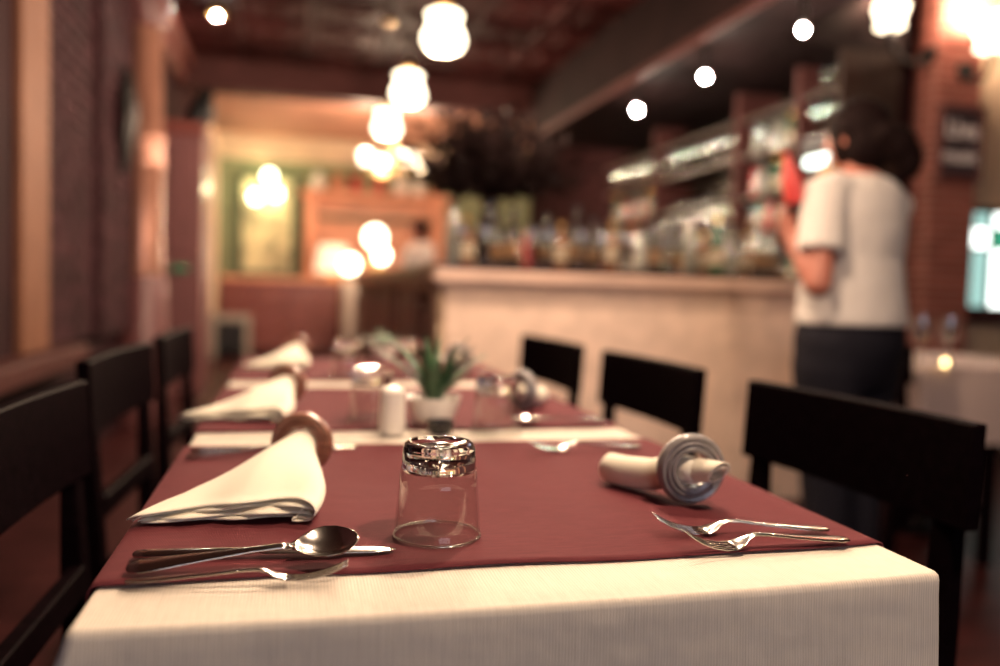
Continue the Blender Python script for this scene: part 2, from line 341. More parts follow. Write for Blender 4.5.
# ================================================================== TABLES
TX0, TX1 = -0.145, 0.562
TZ = 0.75
def dining_table(label, x0, x1, y0, y1, drop=0.24, flare=0.012, group=None):
    cx, cy = (x0+x1)/2, (y0+y1)/2
    t = thing('dining_table', label, 'table', (cx, cy, 0), 0, group)
    hx, hy = (x1-x0)/2-0.004, (y1-y0)/2-0.004
    MB().box(-hx, hx, -hy, hy, TZ-0.032, TZ-0.003).obj('tabletop', M['chair'], t, bevel=0.004)
    MB().lathe([(0.05, 0.03), (0.04, 0.10), (0.035, 0.60), (0.06, TZ-0.032)], 20).obj('column', M['iron'], t, True)
    MB().box(-0.12, 0.12, -0.03, 0.03, 0.0, 0.03).box(-0.03, 0.03, -0.17, 0.17, 0.0, 0.03).obj('base', M['iron'], t)
    return t
def cloth(label, x0, x1, y0, y1, drop=0.24, flare=0.012, group=None, mm=None, fl=(1,1,1,1), bow=0):
    cx, cy = (x0+x1)/2, (y0+y1)/2; hx, hy = (x1-x0)/2, (y1-y0)/2
    rc = 0.008; n = 260
    def perim(off):
        # rounded rectangle, offset outwards per side: fl = (x-, x+, y-, y+)
        pts = []
        ex0, ex1, ey0, ey1 = -hx-off*fl[0], hx+off*fl[1], -hy-off*fl[2], hy+off*fl[3]
        r = rc+max(0, off*1.5)
        segs = [((ex0+r, ey0), (ex1-r, ey0), (ex1-r, ey0+r), -PI/2), ((ex1, ey0+r), (ex1, ey1-r), (ex1-r, ey1-r), 0), ((ex1-r, ey1), (ex0+r, ey1), (ex0+r, ey1-r), PI/2), ((ex0, ey1-r), (ex0, ey0+r), (ex0+r, ey0+r), PI)]
        for a, b, c, a0 in segs:
            for i in range(54): f = i/53; pts.append((a[0]+(b[0]-a[0])*f, a[1]+(b[1]-a[1])*f-(bow*4*f*(1-f) if a0 == -PI/2 else 0)))
            for i in range(1, 12): g = a0+PI/2*i/12; pts.append((c[0]+r*math.cos(g), c[1]+r*math.sin(g)))
        return pts
    rs = []; ph = random.random()*6
    for off, z, wv in ((-0.004, 0, 0), (-0.0015, -0.0006, 0), (0.0006, -0.003, 0), (0.0016, -0.007, 0), (0.002, -0.02, 0.0004), (flare*0.35, -0.06, 0.002), (flare*0.6, -0.12, 0.004), (flare, -drop, 0.008)):
        p = perim(off); ring_ = []
        for j, (x, y) in enumerate(p):
            c = max(0, 1-(x+hx)/.16)*max(0, 1-(y+hy)/.08)*abs(z) if bow else 0      # front left corner falls outwards
            ring_.append((x*(1+wv*math.sin(j*0.19+ph))-.30*c, y*(1+wv*math.sin(j*0.23+ph))-.12*c, TZ+z))
        rs.append(ring_)
    mb = MB(); mb.rings(rs, cap=False)
    nn = len(rs[0]); mb.f.append(tuple(range(nn)))
    o = mb.obj('tablecloth', mm or M['cloth'], None, True, loc=(cx, cy, 0))
    return tag(o, label, 'tablecloth', group)
TY = [(0.587, 1.262), (1.274, 1.945), (1.957, 2.63)]
tl = ['square pedestal table nearest the viewer under the cream cloth', 'middle square pedestal table of the row under a cream cloth', 'farthest square pedestal table of the row, towards the bar']
cl = ['cream ribbed linen cloth on the nearest table, its front drop in view', 'cream linen cloth on the middle table of the row', 'cream linen cloth on the farthest table of the row']
for k, (a, b) in enumerate(TY):
    dining_table(tl[k], TX0, TX1, a, b, group='dining tables in a row')
    cloth(cl[k], TX0, TX1, a, b, 0.24, 0.014, 'cream cloths on the row', fl=(1, 1, 1 if k == 0 else 0.1, 1 if k == 2 else 0.1), bow=0.009 if k == 0 else 0)
def runner(label, y0, y1, drop=0.16):
    hx = (TX1-TX0)/2+0.0045; cy = (y0+y1)/2; hy = (y1-y0)/2
    prof = [(-hx-0.016, -drop), (-hx-0.010, -drop*0.5), (-hx-0.003, -0.03), (-hx-0.001, -0.02), (-hx, -0.006), (-hx+0.002, -0.001), (-hx+0.007, 0.0)]
    nx = 28
    full = prof+[(-hx+0.007+(2*hx-0.014)*i/nx, 0.0) for i in range(1, nx)]+[(-x, z) for x, z in reversed(prof)]
    ph = random.random()*5
    def fn(u, v):
        i = u*(len(full)-1); k = min(int(i), len(full)-2); f = i-k
        x = full[k][0]*(1-f)+full[k+1][0]*f; z = full[k][1]*(1-f)+full[k+1][1]*f
        e = 0.0035*math.sin(x*9+ph)+0.0018*math.sin(x*31+ph)
        y = (v*2-1)*hy+(e if v < 0.5 else -e)*abs(v*2-1)**3-(0.009*(1-min(1, (x/hx)**2))*(1-v*2)**2 if v < .5 else 0)
        zz = TZ+0.0016+z+0.0006*(1+math.sin(x*23+v*9+ph))*(1 if z > -0.001 else 0)
        return (x, y, zz)
    mb = MB(); mb.sheet(fn, len(full)-1, 40)
    o = mb.obj('table_runner', M['runner'], None, True, loc=((TX0+TX1)/2, cy, 0))
    sm = o.modifiers.new('thick', 'SOLIDIFY'); sm.thickness = 0.0012; sm.offset = 1
    return tag(o, label, 'table runner', 'burgundy runners')
runner('burgundy linen overlay across the nearest table', 0.668, 1.208)
runner('burgundy linen overlay across the middle table', 1.325, 1.875)
runner('burgundy linen overlay across the farthest table of the row', 2.005, 2.60)
ZT = TZ+0.0042         # top of the runner

# ================================================================== CHAIRS
def make_chair():
    t = thing('dining_chair', '', 'chair', group='dark dining chairs')
    def panel(u, v):
        y = (u*2-1)*0.245; z = 0.695+v*0.14
        return (-0.012-0.014*(1-(2*u-1)**2)-(z-0.45)*0.05, y, z)
    # top panel with thickness
    mb = MB(); N = 14
    rs = []
    for i in range(N+1):
        x0, y0, z0 = panel(i/N, 0); x1, _, z1 = panel(i/N, 1)
        rs.append([(x0-0.012, y0, z0), (x0+0.012, y0, z0), (x1+0.012, y0, z1), (x1-0.012, y0, z1)])
    mb.rings(rs); mb.obj('backrest', M['chair'], t, False, 0.003)
    for s in (-1, 1):
        y = s*0.205
        MB().rings([[(x-d, y-0.02, z), (x+d, y-0.02, z), (x+d, y+0.02, z), (x-d, y+0.02, z)] for x, z, d in ((-0.06, 0, .018), (-0.018, 0.42, .018), (-0.024, 0.55, .016), (-0.030, 0.705, .010))]).obj('leg', M['chair'], t, False, 0.003)
        MB().box(0.36, 0.40, y-0.02, y+0.02, 0, 0.425).obj('leg', M['chair'], t, False, 0.003)
    MB().box(-0.028, -0.006, -0.19, 0.19, 0.53, 0.575).obj('back_rail', M['chair'], t, False, 0.003)
    MB().box(0.0, 0.42, -0.225, 0.225, 0.425, 0.462).obj('seat', M['chair'], t, False, 0.008)
    MB().box(0.005, 0.365, -0.212, -0.195, 0.20, 0.23).obj('stretcher', M['chair'], t)
    MB().box(0.005, 0.365, 0.195, 0.212, 0.20, 0.23).obj('stretcher', M['chair'], t)
    return t
ch = make_chair()
spots = [((0.812, 1.09), 183.5, 'dark wooden chair nearest on the right, its broad back beside the forks'),
         ((0.783, 1.765), 182.5, 'dark wooden chair second along the right, before the pale bar front'),
         ((0.750, 2.42), 183.5, 'dark wooden chair farthest on the right side of the long table'),
         ((-0.285, 1.065), -2, 'dark wooden chair at the left frame edge, nearest on the left'),
         ((-0.322, 1.835), -3.5, 'dark wooden chair second along the left side of the table'),
         ((-0.302, 2.50), -2, 'dark wooden chair farthest along the left side of the table'),
         ((2.17, 2.68), 0, 'dark chair behind the standing woman at the far right table')]
for k, (p, a, lb) in enumerate(spots):
    if k == 0: ch.location = (p[0], p[1], 0); ch.rotation_euler = (0, 0, math.radians(a)); ch['label'] = lb
    else: dup(ch, lb, (p[0], p[1], 0), math.radians(a))

# ================================================================== TABLEWARE
def loft(mb, st, n=14):
    rs = []
    for (x, z, hw, th, dish) in st:
        rs.append([(x, hw*math.cos(2*PI*j/n), z+th/2*math.sin(2*PI*j/n)+dish*math.cos(2*PI*j/n)**2) for j in range(n)])
    return mb.rings(rs)
def make_spoon():
    t = thing('spoon', '', 'spoon', group='spoons')
    loft(MB(), [(0.000, .004, .0030, .002, 0), (.002, .004, .0062, .003, 0), (.012, .0045, .0095, .0034, 0), (.03, .005, .0085, .0032, 0), (.07, .007, .0055, .003, 0), (.11, .009, .0038, .0032, 0), (.135, .0095, .0034, .0036, 0), (.148, .0085, .0048, .003, 0)]).obj('handle', M['steel'], t, 2)
    loft(MB(), [(.144, .0088, .0038, .0028, 0), (.150, .0075, .0075, .0022, .002), (.157, .0052, .0135, .0016, .0045), (.166, .0032, .0185, .0014, .0072), (.177, .0022, .0212, .0013, .0088), (.189, .0030, .0200, .0013, .0080), (.199, .0055, .0150, .0013, .0058), (.2055, .0085, .0090, .0013, .003), (.2085, .0110, .0030, .0012, .0005)], 24).obj('bowl', M['steel'], t, 2)
    return t
def make_knife():
    t = thing('table_knife', '', 'knife', group='table knives')
    loft(MB(), [(0, .0045, .003, .003, 0), (.002, .0045, .0068, .0055, 0), (.012, .0045, .0088, .0065, 0), (.05, .0045, .0075, .006, 0), (.095, .0045, .006, .006, 0), (.102, .0045, .0055, .004, 0)]).obj('handle', M['steel'], t, 2)
    loft(MB(), [(.100, .0045, .0055, .003, 0), (.112, .004, .0085, .002, 0), (.17, .003, .0095, .0018, 0), (.205, .0025, .009, .0016, 0), (.220, .002, .006, .0014, 0), (.226, .002, .0015, .001, 0)]).obj('blade', M['steel'], t, 2)
    return t
def make_fork():
    t = thing('fork', '', 'fork', group='forks')
    loft(MB(), [(0, .004, .003, .002, 0), (.002, .004, .0062, .003, 0), (.012, .0045, .009, .0032, 0), (.03, .0055, .0078, .003, 0), (.07, .009, .005, .003, 0), (.10, .0125, .0034, .0034, 0), (.114, .0130, .0034, .0036, 0), (.122, .0105, .006, .003, 0), (.129, .0065, .0105, .0026, 0), (.136, .0040, .0120, .0024, 0), (.142, .0034, .0118, .002, 0)]).obj('handle', M['steel'], t, 2)
    for k in range(4):
        y = (k-1.5)*0.0066
        MB().tube([(.138, y, .0036), (.150, y*1.02, .0032), (.165, y*1.02, .0058), (.178, y, .0105), (.188, y*.98, .0158), (.193, y*.97, .0185)], [(.0020, .0011), (.0019, .0011), (.0017, .0011), (.0015, .001), (.0012, .0008), (.0005, .0005)], 8).obj('tine', M['steel'], t, 2)
    return t
spoon, knife, fork = make_spoon(), make_knife(), make_fork()
USED = set()
def lay(proto, label, a, b, z=ZT, tilt=0, roll=0, lift=0):
    """handle end at pixel a, other end towards pixel b, on the runner"""
    A = on_z(a[0], a[1], z+0.003); B = on_z(b[0], b[1], z+0.003)
    if proto.name in USED: o = dup(proto, label)
    else: o = proto; o['label'] = label; USED.add(proto.name)
    d = B-A; o.location = (A.x, A.y, z+lift)
    o.rotation_euler = (math.radians(roll), -math.radians(tilt), math.atan2(d.y, d.x)); return o
lay(knife, 'steel table knife behind the spoon on the nearest left setting', (133, 556), (391, 548), lift=0.0).scale = (.965, 1, 1)
lay(spoon, 'steel tablespoon with its bowl tipped up, left of the tumbler', (127, 570), (341, 557), lift=0.0, tilt=2.2, roll=14).scale = (.875, 1.12, 1.25)
lay(fork, 'small steel fork lying frontmost in the nearest left setting', (125, 581), (333, 576)).scale = (.87, .62, .75)
fork = dup(fork); fork.scale = (1, 1, 1); USED.discard(fork.name)
lay(fork, 'steel fork behind the other, before the napkin ring on the right', (828, 530), (655, 531), roll=-3).scale = (.94, .94, 1)
lay(fork, 'steel fork frontmost at the right, near the edge of the runner', (848, 540), (690, 548), roll=-3).scale = (.90, .94, 1)
knife = dup(knife); knife.scale = (1, 1, 1)
lay(knife, 'steel table knife in the second left setting behind the near napkin', (190, 452), (325, 447))
lay(fork, 'steel fork in the second left setting behind the near napkin', (186, 457), (300, 453))
lay(fork, 'steel fork on the right with tines towards the plant pot', (640, 447), (545, 450), roll=-4)
lay(spoon, 'steel spoon on the right of the middle table before the far napkin ring', (606, 421), (520, 424))

def make_tumbler():
    t = thing('tumbler', '', 'glass', group='upturned tumblers')
    ro, rt, h, zb = 0.0415, 0.0335, 0.0905, 0.066
    def r(z): return ro+(rt-ro)*z/h
    outer = [(r(z), z) for z in (0.0009, .012, .03, .05, zb)]; inner = [(r(z)-0.0016, z) for z in (zb, .05, .03, .012, 0.0009)]
    MB().lathe(outer+inner+[(ro-0.0008, 0.0)], 72, closed=True).obj('wall', M['glass'], t, 2)
    MB().lathe([(ro-.0008+.0013*math.cos(a*PI/5), .0014+.0013*math.sin(a*PI/5)) for a in range(10)], 96, closed=True).obj('rim', M['glass_rim'], t, 2)
    MB().lathe([(r(zb)-.0002, zb+.0002), (r(.075), .075), (r(.084), .084), (rt-.001, .0885), (rt-.004, .0905), (rt-.008, .0902), (.018, .0875), (.004, .0868), (.0005, .0868)]
               + [(.0005, zb+.003), (.012, zb+.0025), (.022, zb+.0015), (.028, zb), (r(zb)-.0016, zb-.003)][::1], 72, closed=False, cap=True).obj('base', M['glass_solid'], t, 2)
    return t
tum = make_tumbler()
gl = [((437, 535), 'upturned clear tumbler standing in focus at the front of the table'), ((371, 420), 'upturned tumbler left of the white shaker on the middle table'),
      ((496, 431), 'upturned tumbler right of the planter on the middle table'), ((347, 376), 'upturned tumbler at the left on the farthest table of the row'), ((408, 374), 'upturned tumbler behind the spiky plant, on the farthest table')]
for k, (p, lb) in enumerate(gl):
    P = on_z(p[0], p[1], ZT); P.z = ZT
    if k == 0: tum.location = P; tum['label'] = lb
    else: dup(tum, lb, P)

# napkin gathered in a turned ring -----------------------------------------
def cm(pts, n):   # resample a polyline
    L = [0]
    for a, b in zip(pts, pts[1:]): L.append(L[-1]+math.dist(a, b))
    out = []
    for i in range(n+1):
        s = L[-1]*i/n; k = 0
        while k < len(pts)-2 and L[k+1] < s: k += 1
        f = (s-L[k])/max(1e-9, L[k+1]-L[k]); f = min(1, f)
        out.append(tuple(a*(1-f)+b*f for a, b in zip(pts[k], pts[k+1])))
    return out
def make_fan_napkin():
    """x axis: from the ring (x=0) towards the open fan; lies on z=0"""
    t = thing('napkin', '', 'napkin', group='cream napkins')
    front = cm([(-.098, .003), (-.094, .009), (-.07, .012), (-.04, .015), (-.005, .018), (.03, .021), (.055, .023), (.070, .020), (.075, .012), (.071, .004), (.062, .0015), (.055, .004), (.054, .009), (.059, .013)], 40)
    ringc = [(0.0185*math.sin(a), 0.036+0.0185*math.cos(a)) for a in [(-0.97+1.94*i/40)*PI for i in range(41)]]
    for k, (sc, ln) in enumerate(((1.0, 0.235), (0.96, 0.229), (0.93, 0.237), (0.90, 0.231))):
        def fn(u, v):
            i = min(40, int(round(v*40))); f, r = front[i], ringc[i]
            e = min(1.0, max(0.0, (u-0.06)/0.94)); e2 = e**0.9; bl = 1+0.22*math.sin(PI*e)
            y = (r[0]*(1-e2)+f[0]*e2)*(1-(1-sc)*0.9)*bl; z = r[1]*(1-e2)+f[1]*e2
            z += 0.010*math.sin(PI*min(1, e*1.1))*(1-abs(v*2-0.9))**1 if 0.1 < v < 0.9 else 0
            hk = (1.0, .70, .42, .12)[k]; z = 0.0012+(z-0.0012)*(1-(1-hk)*e**1.5)*(1 if k == 0 else .97-.02*k)
            wob = 0.0022*e*math.sin(v*17+k*2)+0.0015*e*math.sin(u*9+v*5+k)
            ang = 0.16*math.sin((v-0.5)*2.2)
            x = ln*u*(1-0.20*(v*1.3 if v < .6 else .78)*e)+wob*3*e
            return (x, y, max(0.0012+0.0016*(3-k), z+wob*0.4))
        o = MB().sheet(fn, 30, 40).obj('cloth_layer', M['napkin'], t, 2)
        sm = o.modifiers.new('thick', 'SOLIDIFY'); sm.thickness = 0.0011; sm.offset = 0
    # tail poking out past the ring
    MB().tube([(0.012, 0, .036), (-.012, 0, .036), (-.03, .002, .040), (-.046, .004, .046)], [.0175, .0165, .0135, .006], 18).obj('tail', M['napkin'], t, 2)
    return t
def make_ring(mm, label):
    t = thing('napkin_ring', label, 'napkin ring', group='turned napkin rings')
    ri = 0.0195
    prof = [(ri, -.011), (ri, .011), (.0235, .0125), (.0255, .010), (.0285, .0125), (.0305, .0095), (.0345, .011), (.0370, .008), (.0385, .003), (.0375, -.003), (.0335, -.007), (.030, -.0065), (.027, -.010), (.023, -.0125)]
    m = MB().lathe(prof, 48, closed=True)
    m.v = [(z, x, y) for x, y, z in m.v]     # axis along x
    m.obj('band', mm, t, True)
    return t
fan = make_fan_napkin(); ringp = make_ring(M['ring'], '')
naps = [((302, 474), (196, 556), 1.0, 'cream napkin fanned out in front of the nearest brown ring', 'brown turned napkin ring holding the nearest left napkin'),
        ((287, 404), (236, 423), 1.0, 'cream fanned napkin on the left of the middle table', 'brown turned napkin ring on the left of the middle table'),
        ((297, 362), (262, 376), 1.0, 'cream fanned napkin on the left of the farthest table', 'brown turned napkin ring on the left of the farthest table')]
for k, (a, b, sc, l1, l2) in enumerate(naps):
    A = on_z(a[0], a[1], ZT); B = on_z(b[0], b[1], ZT); d = B-A; rz = math.atan2(d.y, d.x)
    A.z = ZT
    if k == 0: n_, r_ = fan, ringp; n_['label'] = l1; r_['label'] = l2; 
    else: n_, r_ = dup(fan, l1), dup(ringp, l2)
    n_.location = A; n_.rotation_euler = (0, 0, rz)
    r_.location = A+Vector((0, 0, 0.0382)); r_.rotation_euler = (0, math.radians(-6), rz)
# rolled napkin through a grey ring (right) --------------------------------
def make_roll():
    t = thing('rolled_napkin', '', 'napkin', group='cream napkins')
    # x axis along the roll, ring at x=0, tail at +x, body to -x
    MB().tube([(-.125, .004, .0185), (-.118, .003, .0185), (-.09, 0, .019), (-.05, 0, .023), (-.025, 0, .033), (0.0, 0, .0382), (0.012, -.002, .0382)], [.012, .0182, .0190, .0190, .0180, .0158, .0130], 26).obj('roll', M['napkin'], t, 2)
    def spiral(u, v):
        a = v*PI*3.6; r = 0.0162-0.0100*v
        f = 1-0.12*u
        return (0.010+0.030*u+0.007*math.sin(a+.6)*u, r*f*math.cos(a)-0.004*u, 0.0382+r*f*math.sin(a)+0.004*u)
    o = MB().sheet(spiral, 10, 60).obj('tail', M['napkin'], t, 2)
    sm = o.modifiers.new('thick', 'SOLIDIFY'); sm.thickness = 0.0012
    return t
roll = make_roll(); ringg = make_ring(M['ringgrey'], '')
rolls = [((0.436, 0.823), math.radians(-62), 'cream napkin rolled through the grey ring beside the forks', 'grey grooved napkin ring standing beside the two forks'),
         ((0.432, 1.50), math.radians(-122), 'cream rolled napkin on the right of the middle table', 'grey grooved napkin ring on the right of the middle table'),
         ((0.44, 2.18), math.radians(-75), 'cream rolled napkin on the right of the farthest table', 'grey grooved napkin ring on the right of the farthest table')]
for k, (p, rz, l1, l2) in enumerate(rolls):
    n_, r_ = (roll, ringg) if k == 0 else (dup(roll), dup(ringg))
    n_['label'] = l1; r_['label'] = l2
    n_.location = (p[0], p[1], ZT); n_.rotation_euler = (0, 0, rz)
    r_.location = (p[0], p[1], ZT+0.0386); r_.rotation_euler = (0, 0, rz-math.radians(33)); r_.scale = (1, 1.04, 1.04); r_.location.z += .0015

# planter with spiky plant, shaker, dark dish --------------------------------
def spiky_plant(label, loc, nl, h):
    t = thing('potted_plant', label, 'plant', loc, 0, 'small potted plants')
    MB().lathe([(.030, 0), (.034, .004), (.042, .03), (.046, .045), (.0465, .048), (.043, .048), (.040, .040), (.0005, .039)], 36).obj('pot', M['ceramic'], t, True)
    for i in range(nl):
        a = random.uniform(0, 2*PI); hh = h*random.uniform(0.45, 1.0); sp = random.uniform(0.1, 1.0)*0.05; wd = random.uniform(.005, .010)
        mb = MB(); rs = []
        for k in range(7):
            f = k/6; c = Vector((math.cos(a)*(0.012+sp*f*f*2), math.sin(a)*(0.012+sp*f*f*2), .038+hh*f)); wdt = wd*math.sin(PI*(0.12+0.86*f))+.0004
            tn = Vector((-math.sin(a), math.cos(a), 0)); nr = Vector((math.cos(a), math.sin(a), 0))
            rs.append([c-tn*wdt, c+nr*0.0012, c+tn*wdt, c-nr*0.0012])
        mb.rings(rs); mb.obj('leaf', M['leaf'], t, True)
    return t
P = on_z(433, 424, ZT); spiky_plant('spiky green plant in a white pot in the middle of the table row', (P.x, P.y, ZT), 40, 0.115)
P = on_z(384, 359, ZT); spiky_plant('small green plant in a white pot on the farthest table', (P.x, P.y, ZT-0.002), 18, 0.06)
t = thing('salt_shaker', 'white cylindrical shaker left of the spiky plant', 'shaker', tuple(on_z(392, 433, ZT)))
MB().lathe([(.0205, 0), (.0215, .003), (.0205, .03), (.0195, .06)], 28).obj('body', M['ceramic'], t, True)
MB().lathe([(.0195, .06), (.0195, .066), (.014, .0725), (.002, .0745)], 28).obj('cap', M['ceramic'], t, True)
P = on_z(440, 434, ZT)
t = thing('candle_holder', 'small black candle holder in front of the white plant pot', 'candle holder', (P.x, P.y, ZT))
MB().lathe([(.016, 0), (.018, .002), (.021, .012), (.022, .022), (.0195, .022), (.018, .012), (.0005, .008)], 28).obj('cup', M['black'], t, True)
MB().lathe([(.0005, .008), (.0165, .009), (.0165, .016), (.0005, .0165)], 20).obj('candle', M['ceramic'], t, True)

# ================================================================== PENDANT LAMPS
def shade_mesh(s=0.88, up=False):
    prof = [(.030, .262), (.060, .258), (.100, .250), (.104, .238), (.092, .215), (.088, .190), (.094, .165), (.110, .130), (.121, .095), (.120, .062), (.105, .030), (.082, .006), (.066, .000)]
    amp = [0, 0, .03, .03, .01, .01, .02, .02, .03, .05, .08, .14, .18]
    m = MB().lathe([(r*s*.95, z*s*.82+.025*s) for r, z in prof], 60, cap=False, lobes=6, amp=amp)
    if up: m.v = [(x, y, 0.245*s-z) for x, y, z in m.v]
    me = m.mesh('shade', 2); me.materials.append(M['shade']); return me
SH = shade_mesh(); SHS = shade_mesh(0.72); SHU = shade_mesh(0.80, True); SHC = shade_mesh(0.62, True)
def lamp_light(name, loc, power, parent, col=WARM, rad=0.03):
    l = bpy.data.lights.new(name, 'POINT'); l.energy = power; l.color = col; l.shadow_soft_size = rad
    o = bpy.data.objects.new(name, l); C.objects.link(o); o.location = loc; o.parent = parent; return o
def pendant(label, x, y, z, zc=ZC-0.03, power=BULB_W):
    t = thing('pendant_lamp', label, 'lamp', (x, y, z), 0, 'opal pendant lamps')
    link('shade', SH, None, t, (0, 0, -0.125))
    MB().lathe([(.034, .098), (.045, .106), (.030, .140), (.010, .175)], 20).obj('fitter', M['brass'], t, True)
    MB().tube([(0, 0, .17), (0, 0, zc-z-.02)], .006, 8).obj('rod', M['iron'], t, True)
    MB().lathe([(.055, zc-z), (.055, zc-z-.015), (.012, zc-z-.03)], 20).obj('canopy', M['brass'], t, True)
    MB().ball((0, 0, -.07), .028, 12, 8).obj('bulb', M['bulb'], t, True)
    lamp_light('bulb_light', (0, 0, -.135), power, t)
    return t
pendant('opal glass pendant lamp nearest in view, at the top of the photo', 0.688, 4.0, 2.246)
pendant('opal glass pendant lamp second in the row in view', 0.676, 5.2, 2.246)
pendant('opal glass pendant lamp third in the row, above the chandelier', 0.674, 6.4, 2.25)
pendant('opal pendant lamp above the farthest table, out of the frame', 0.69, 2.80, 2.246)
pendant('opal pendant lamp above the middle table, out of the frame', 0.69, 1.60, 2.246)
pendant('opal pendant lamp above the viewer, out of the frame', 0.69, 0.40, 2.246)
# chandelier with four upturned shades
P = on_y(394, 158, 8.9)
t = thing('chandelier', 'small brass chandelier with four lit opal shades beyond the beam', 'chandelier', (P.x, P.y, P.z))
MB().tube([(0, 0, -.12), (0, 0, ZC-P.z)], .012, 10).obj('stem', M['brass'], t, True)
MB().ball((0, 0, -.12), .05).obj('hub', M['brass'], t, True)
for k in range(4):
    a = k*PI/2+0.32; c, s_ = 1.22*math.cos(a), 1.22*math.sin(a)
    ar = MB().tube([(0, 0, -.12), (.12*c, .12*s_, -.2), (.23*c, .23*s_, -.18), (.27*c, .27*s_, -.10)], .009, 8).obj('arm', M['brass'], t, True)
    link('shade', SHC, None, t, (.27*c, .27*s_, -.10))
    lamp_light('bulb_light', (.27*c, .27*s_, .12), 26, t)

# ================================================================== THE BAR
BX0, BX1, BY0, BY1, BZ = 0.575, 2.62, 3.40, 8.6, 1.088
bar = thing('bar_counter', 'long L-shaped bar with pale stone front and dark top', 'bar', (0, 0, 0))
MB().box(BX0+0.06, BX1, BY0+0.06, BY0+0.32, 0, BZ-0.10).obj('stone_front', M['stone'], bar)
MB().box(BX0+0.06, BX0+0.34, BY0+0.32, BY1, 0, BZ-0.10).obj('side_body', M['redwood'], bar)
MB().box(BX0+0.02, BX1+0.02, BY0+0.025, BY0+0.36, BZ-0.10, BZ-0.075).box(BX0, BX1+0.04, BY0, BY0+0.38, BZ-0.075, BZ-0.022).obj('front_moulding', M['cornice'], bar, bevel=0.008, seg=2)
MB().box(BX0+0.02, BX0+0.40, BY0+0.39, BY1, BZ-0.10, BZ-0.075).box(BX0, BX0+0.42, BY0+0.39, BY1, BZ-0.075, BZ-0.022).obj('side_moulding', M['pinkwood'], bar, bevel=0.008, seg=2)
MB().box(BX0+0.01, BX1+0.03, BY0+0.015, BY0+0.55, BZ-0.022, BZ).box(BX0+0.01, BX0+0.50, BY0+0.55, BY1, BZ-0.022, BZ).obj('worktop', M['counter'], bar)
for k in range(9):
    y = BY0+0.10+k*0.58
    MB().box(BX0+0.035, BX0+0.06, y, y+0.10, 0.05, BZ-0.11).obj('pilaster', M['pinkwood' if k % 2 else 'cream'], bar, bevel=0.006)
    MB().box(BX0+0.045, BX0+0.06, y+0.16, y+0.50, 0.15, BZ-0.20).obj('panel', M['redwood'], bar, bevel=0.006)
# back bar: tall shelving along the right wall
SX0, SX1, SY0, SY1 = 3.09, 3.50, 4.20, 8.0
bb = thing('back_bar_shelving', 'tall dark back bar with mirrored back and shelves of bottles', 'shelf unit', (0, 0, 0))
MB().box(SX1-0.04, SX1, SY0+0.03, SY1, 0, 2.46).obj('mirror_back', M['mirror'], bb)
MB().box(SX0, SX1, SY0, SY0+0.03, 0, 2.46).obj('end_panel', mat('brown end panel', (0.024, 0.011, 0.008), 0.6, noise=(4, 0.3, (6, 6, 1)), spec=0.1), bb)
MB().box(SX0-0.25, SX1-0.04, SY0+0.03, SY1, 0.0, 1.0).obj('back_counter', M['redwood'], bb)
MB().box(SX0-0.27, SX1-0.04, SY0+0.03, SY1, 1.0, 1.03).obj('back_worktop', M['counter'], bb)
SHZ = [1.44, 1.70, 2.00, 2.26]
for z in SHZ: MB().box(SX0+0.03, SX1-0.04, SY0+0.03, SY1, z-0.018, z).obj('shelf', M['shelf'], bb, bevel=0.003)
for y in (4.62, 5.36, 6.75): MB().box(SX0+0.01, SX1-0.04, y, y+0.05, 1.03, 2.46).obj('divider', M['beam'], bb)

# bottles and glasses --------------------------------------------------------
bcols = {'green': (0.02, 0.075, 0.03), 'amber': (0.16, 0.055, 0.012), 'clear': (0.20, 0.19, 0.16), 'dark': (0.018, 0.012, 0.012), 'red': (0.28, 0.03, 0.025)}
for k, c in bcols.items(): M['b_'+k] = mat(k+' bottle glass', c, 0.12, spec=0.8, coat=0.5)
M['paper'] = mat('cream paper label', (0.40, 0.32, 0.23), 0.7); M['ochre'] = mat('ochre paper label', (0.16, 0.08, 0.03), 0.6); M['gold'] = mat('gold foil', (0.5, 0.3, 0.1), 0.3, 0.9)
shapes = {'green': [(.036, 0), (.038, .006), (.038, .19), (.030, .22), (.015, .245), (.0135, .29)], 'amber': [(.040, 0), (.043, .008), (.043, .15), (.036, .18), (.015, .205), (.014, .26)],
          'clear': [(.038, 0), (.040, .006), (.038, .20), (.018, .225), (.015, .285)], 'dark': [(.036, 0), (.039, .006), (.039, .18), (.016, .23), (.0145, .30)], 'red': [(.034, 0), (.036, .006), (.036, .17), (.025, .21), (.014, .225), (.013, .27)]}
PB = {}
def bottle(kind, label, loc, group):
    if kind not in PB:
        t = thing('bottle', label, 'bottle', loc, 0, group); pf = shapes[kind]; h = pf[-1][1]; R = pf[2][0]
        MB().lathe(pf, 16).obj('body', M['b_'+kind], t, True)
        if kind in ('green', 'amber', 'dark'): MB().lathe([(R+.0008, .05), (R+.0012, .052), (R+.0012, .125), (R+.0008, .127)], 16, cap=False).obj('paper_label', M['ochre' if kind == 'dark' else 'paper'], t, True)
        MB().lathe([(pf[-1][0]+.002, h-.03), (pf[-1][0]+.002, h+.006), (.002, h+.008)], 12).obj('cap', M['gold' if kind in ('green', 'amber') else 'black'], t, True)
        PB[kind] = t; return t
    o = dup(PB[kind], label, loc, random.uniform(0, 6)); o['group'] = group; q = random.uniform(.80, .98); o.scale = (q, q, q*random.uniform(.9, 1.1)); return o
PG = {}
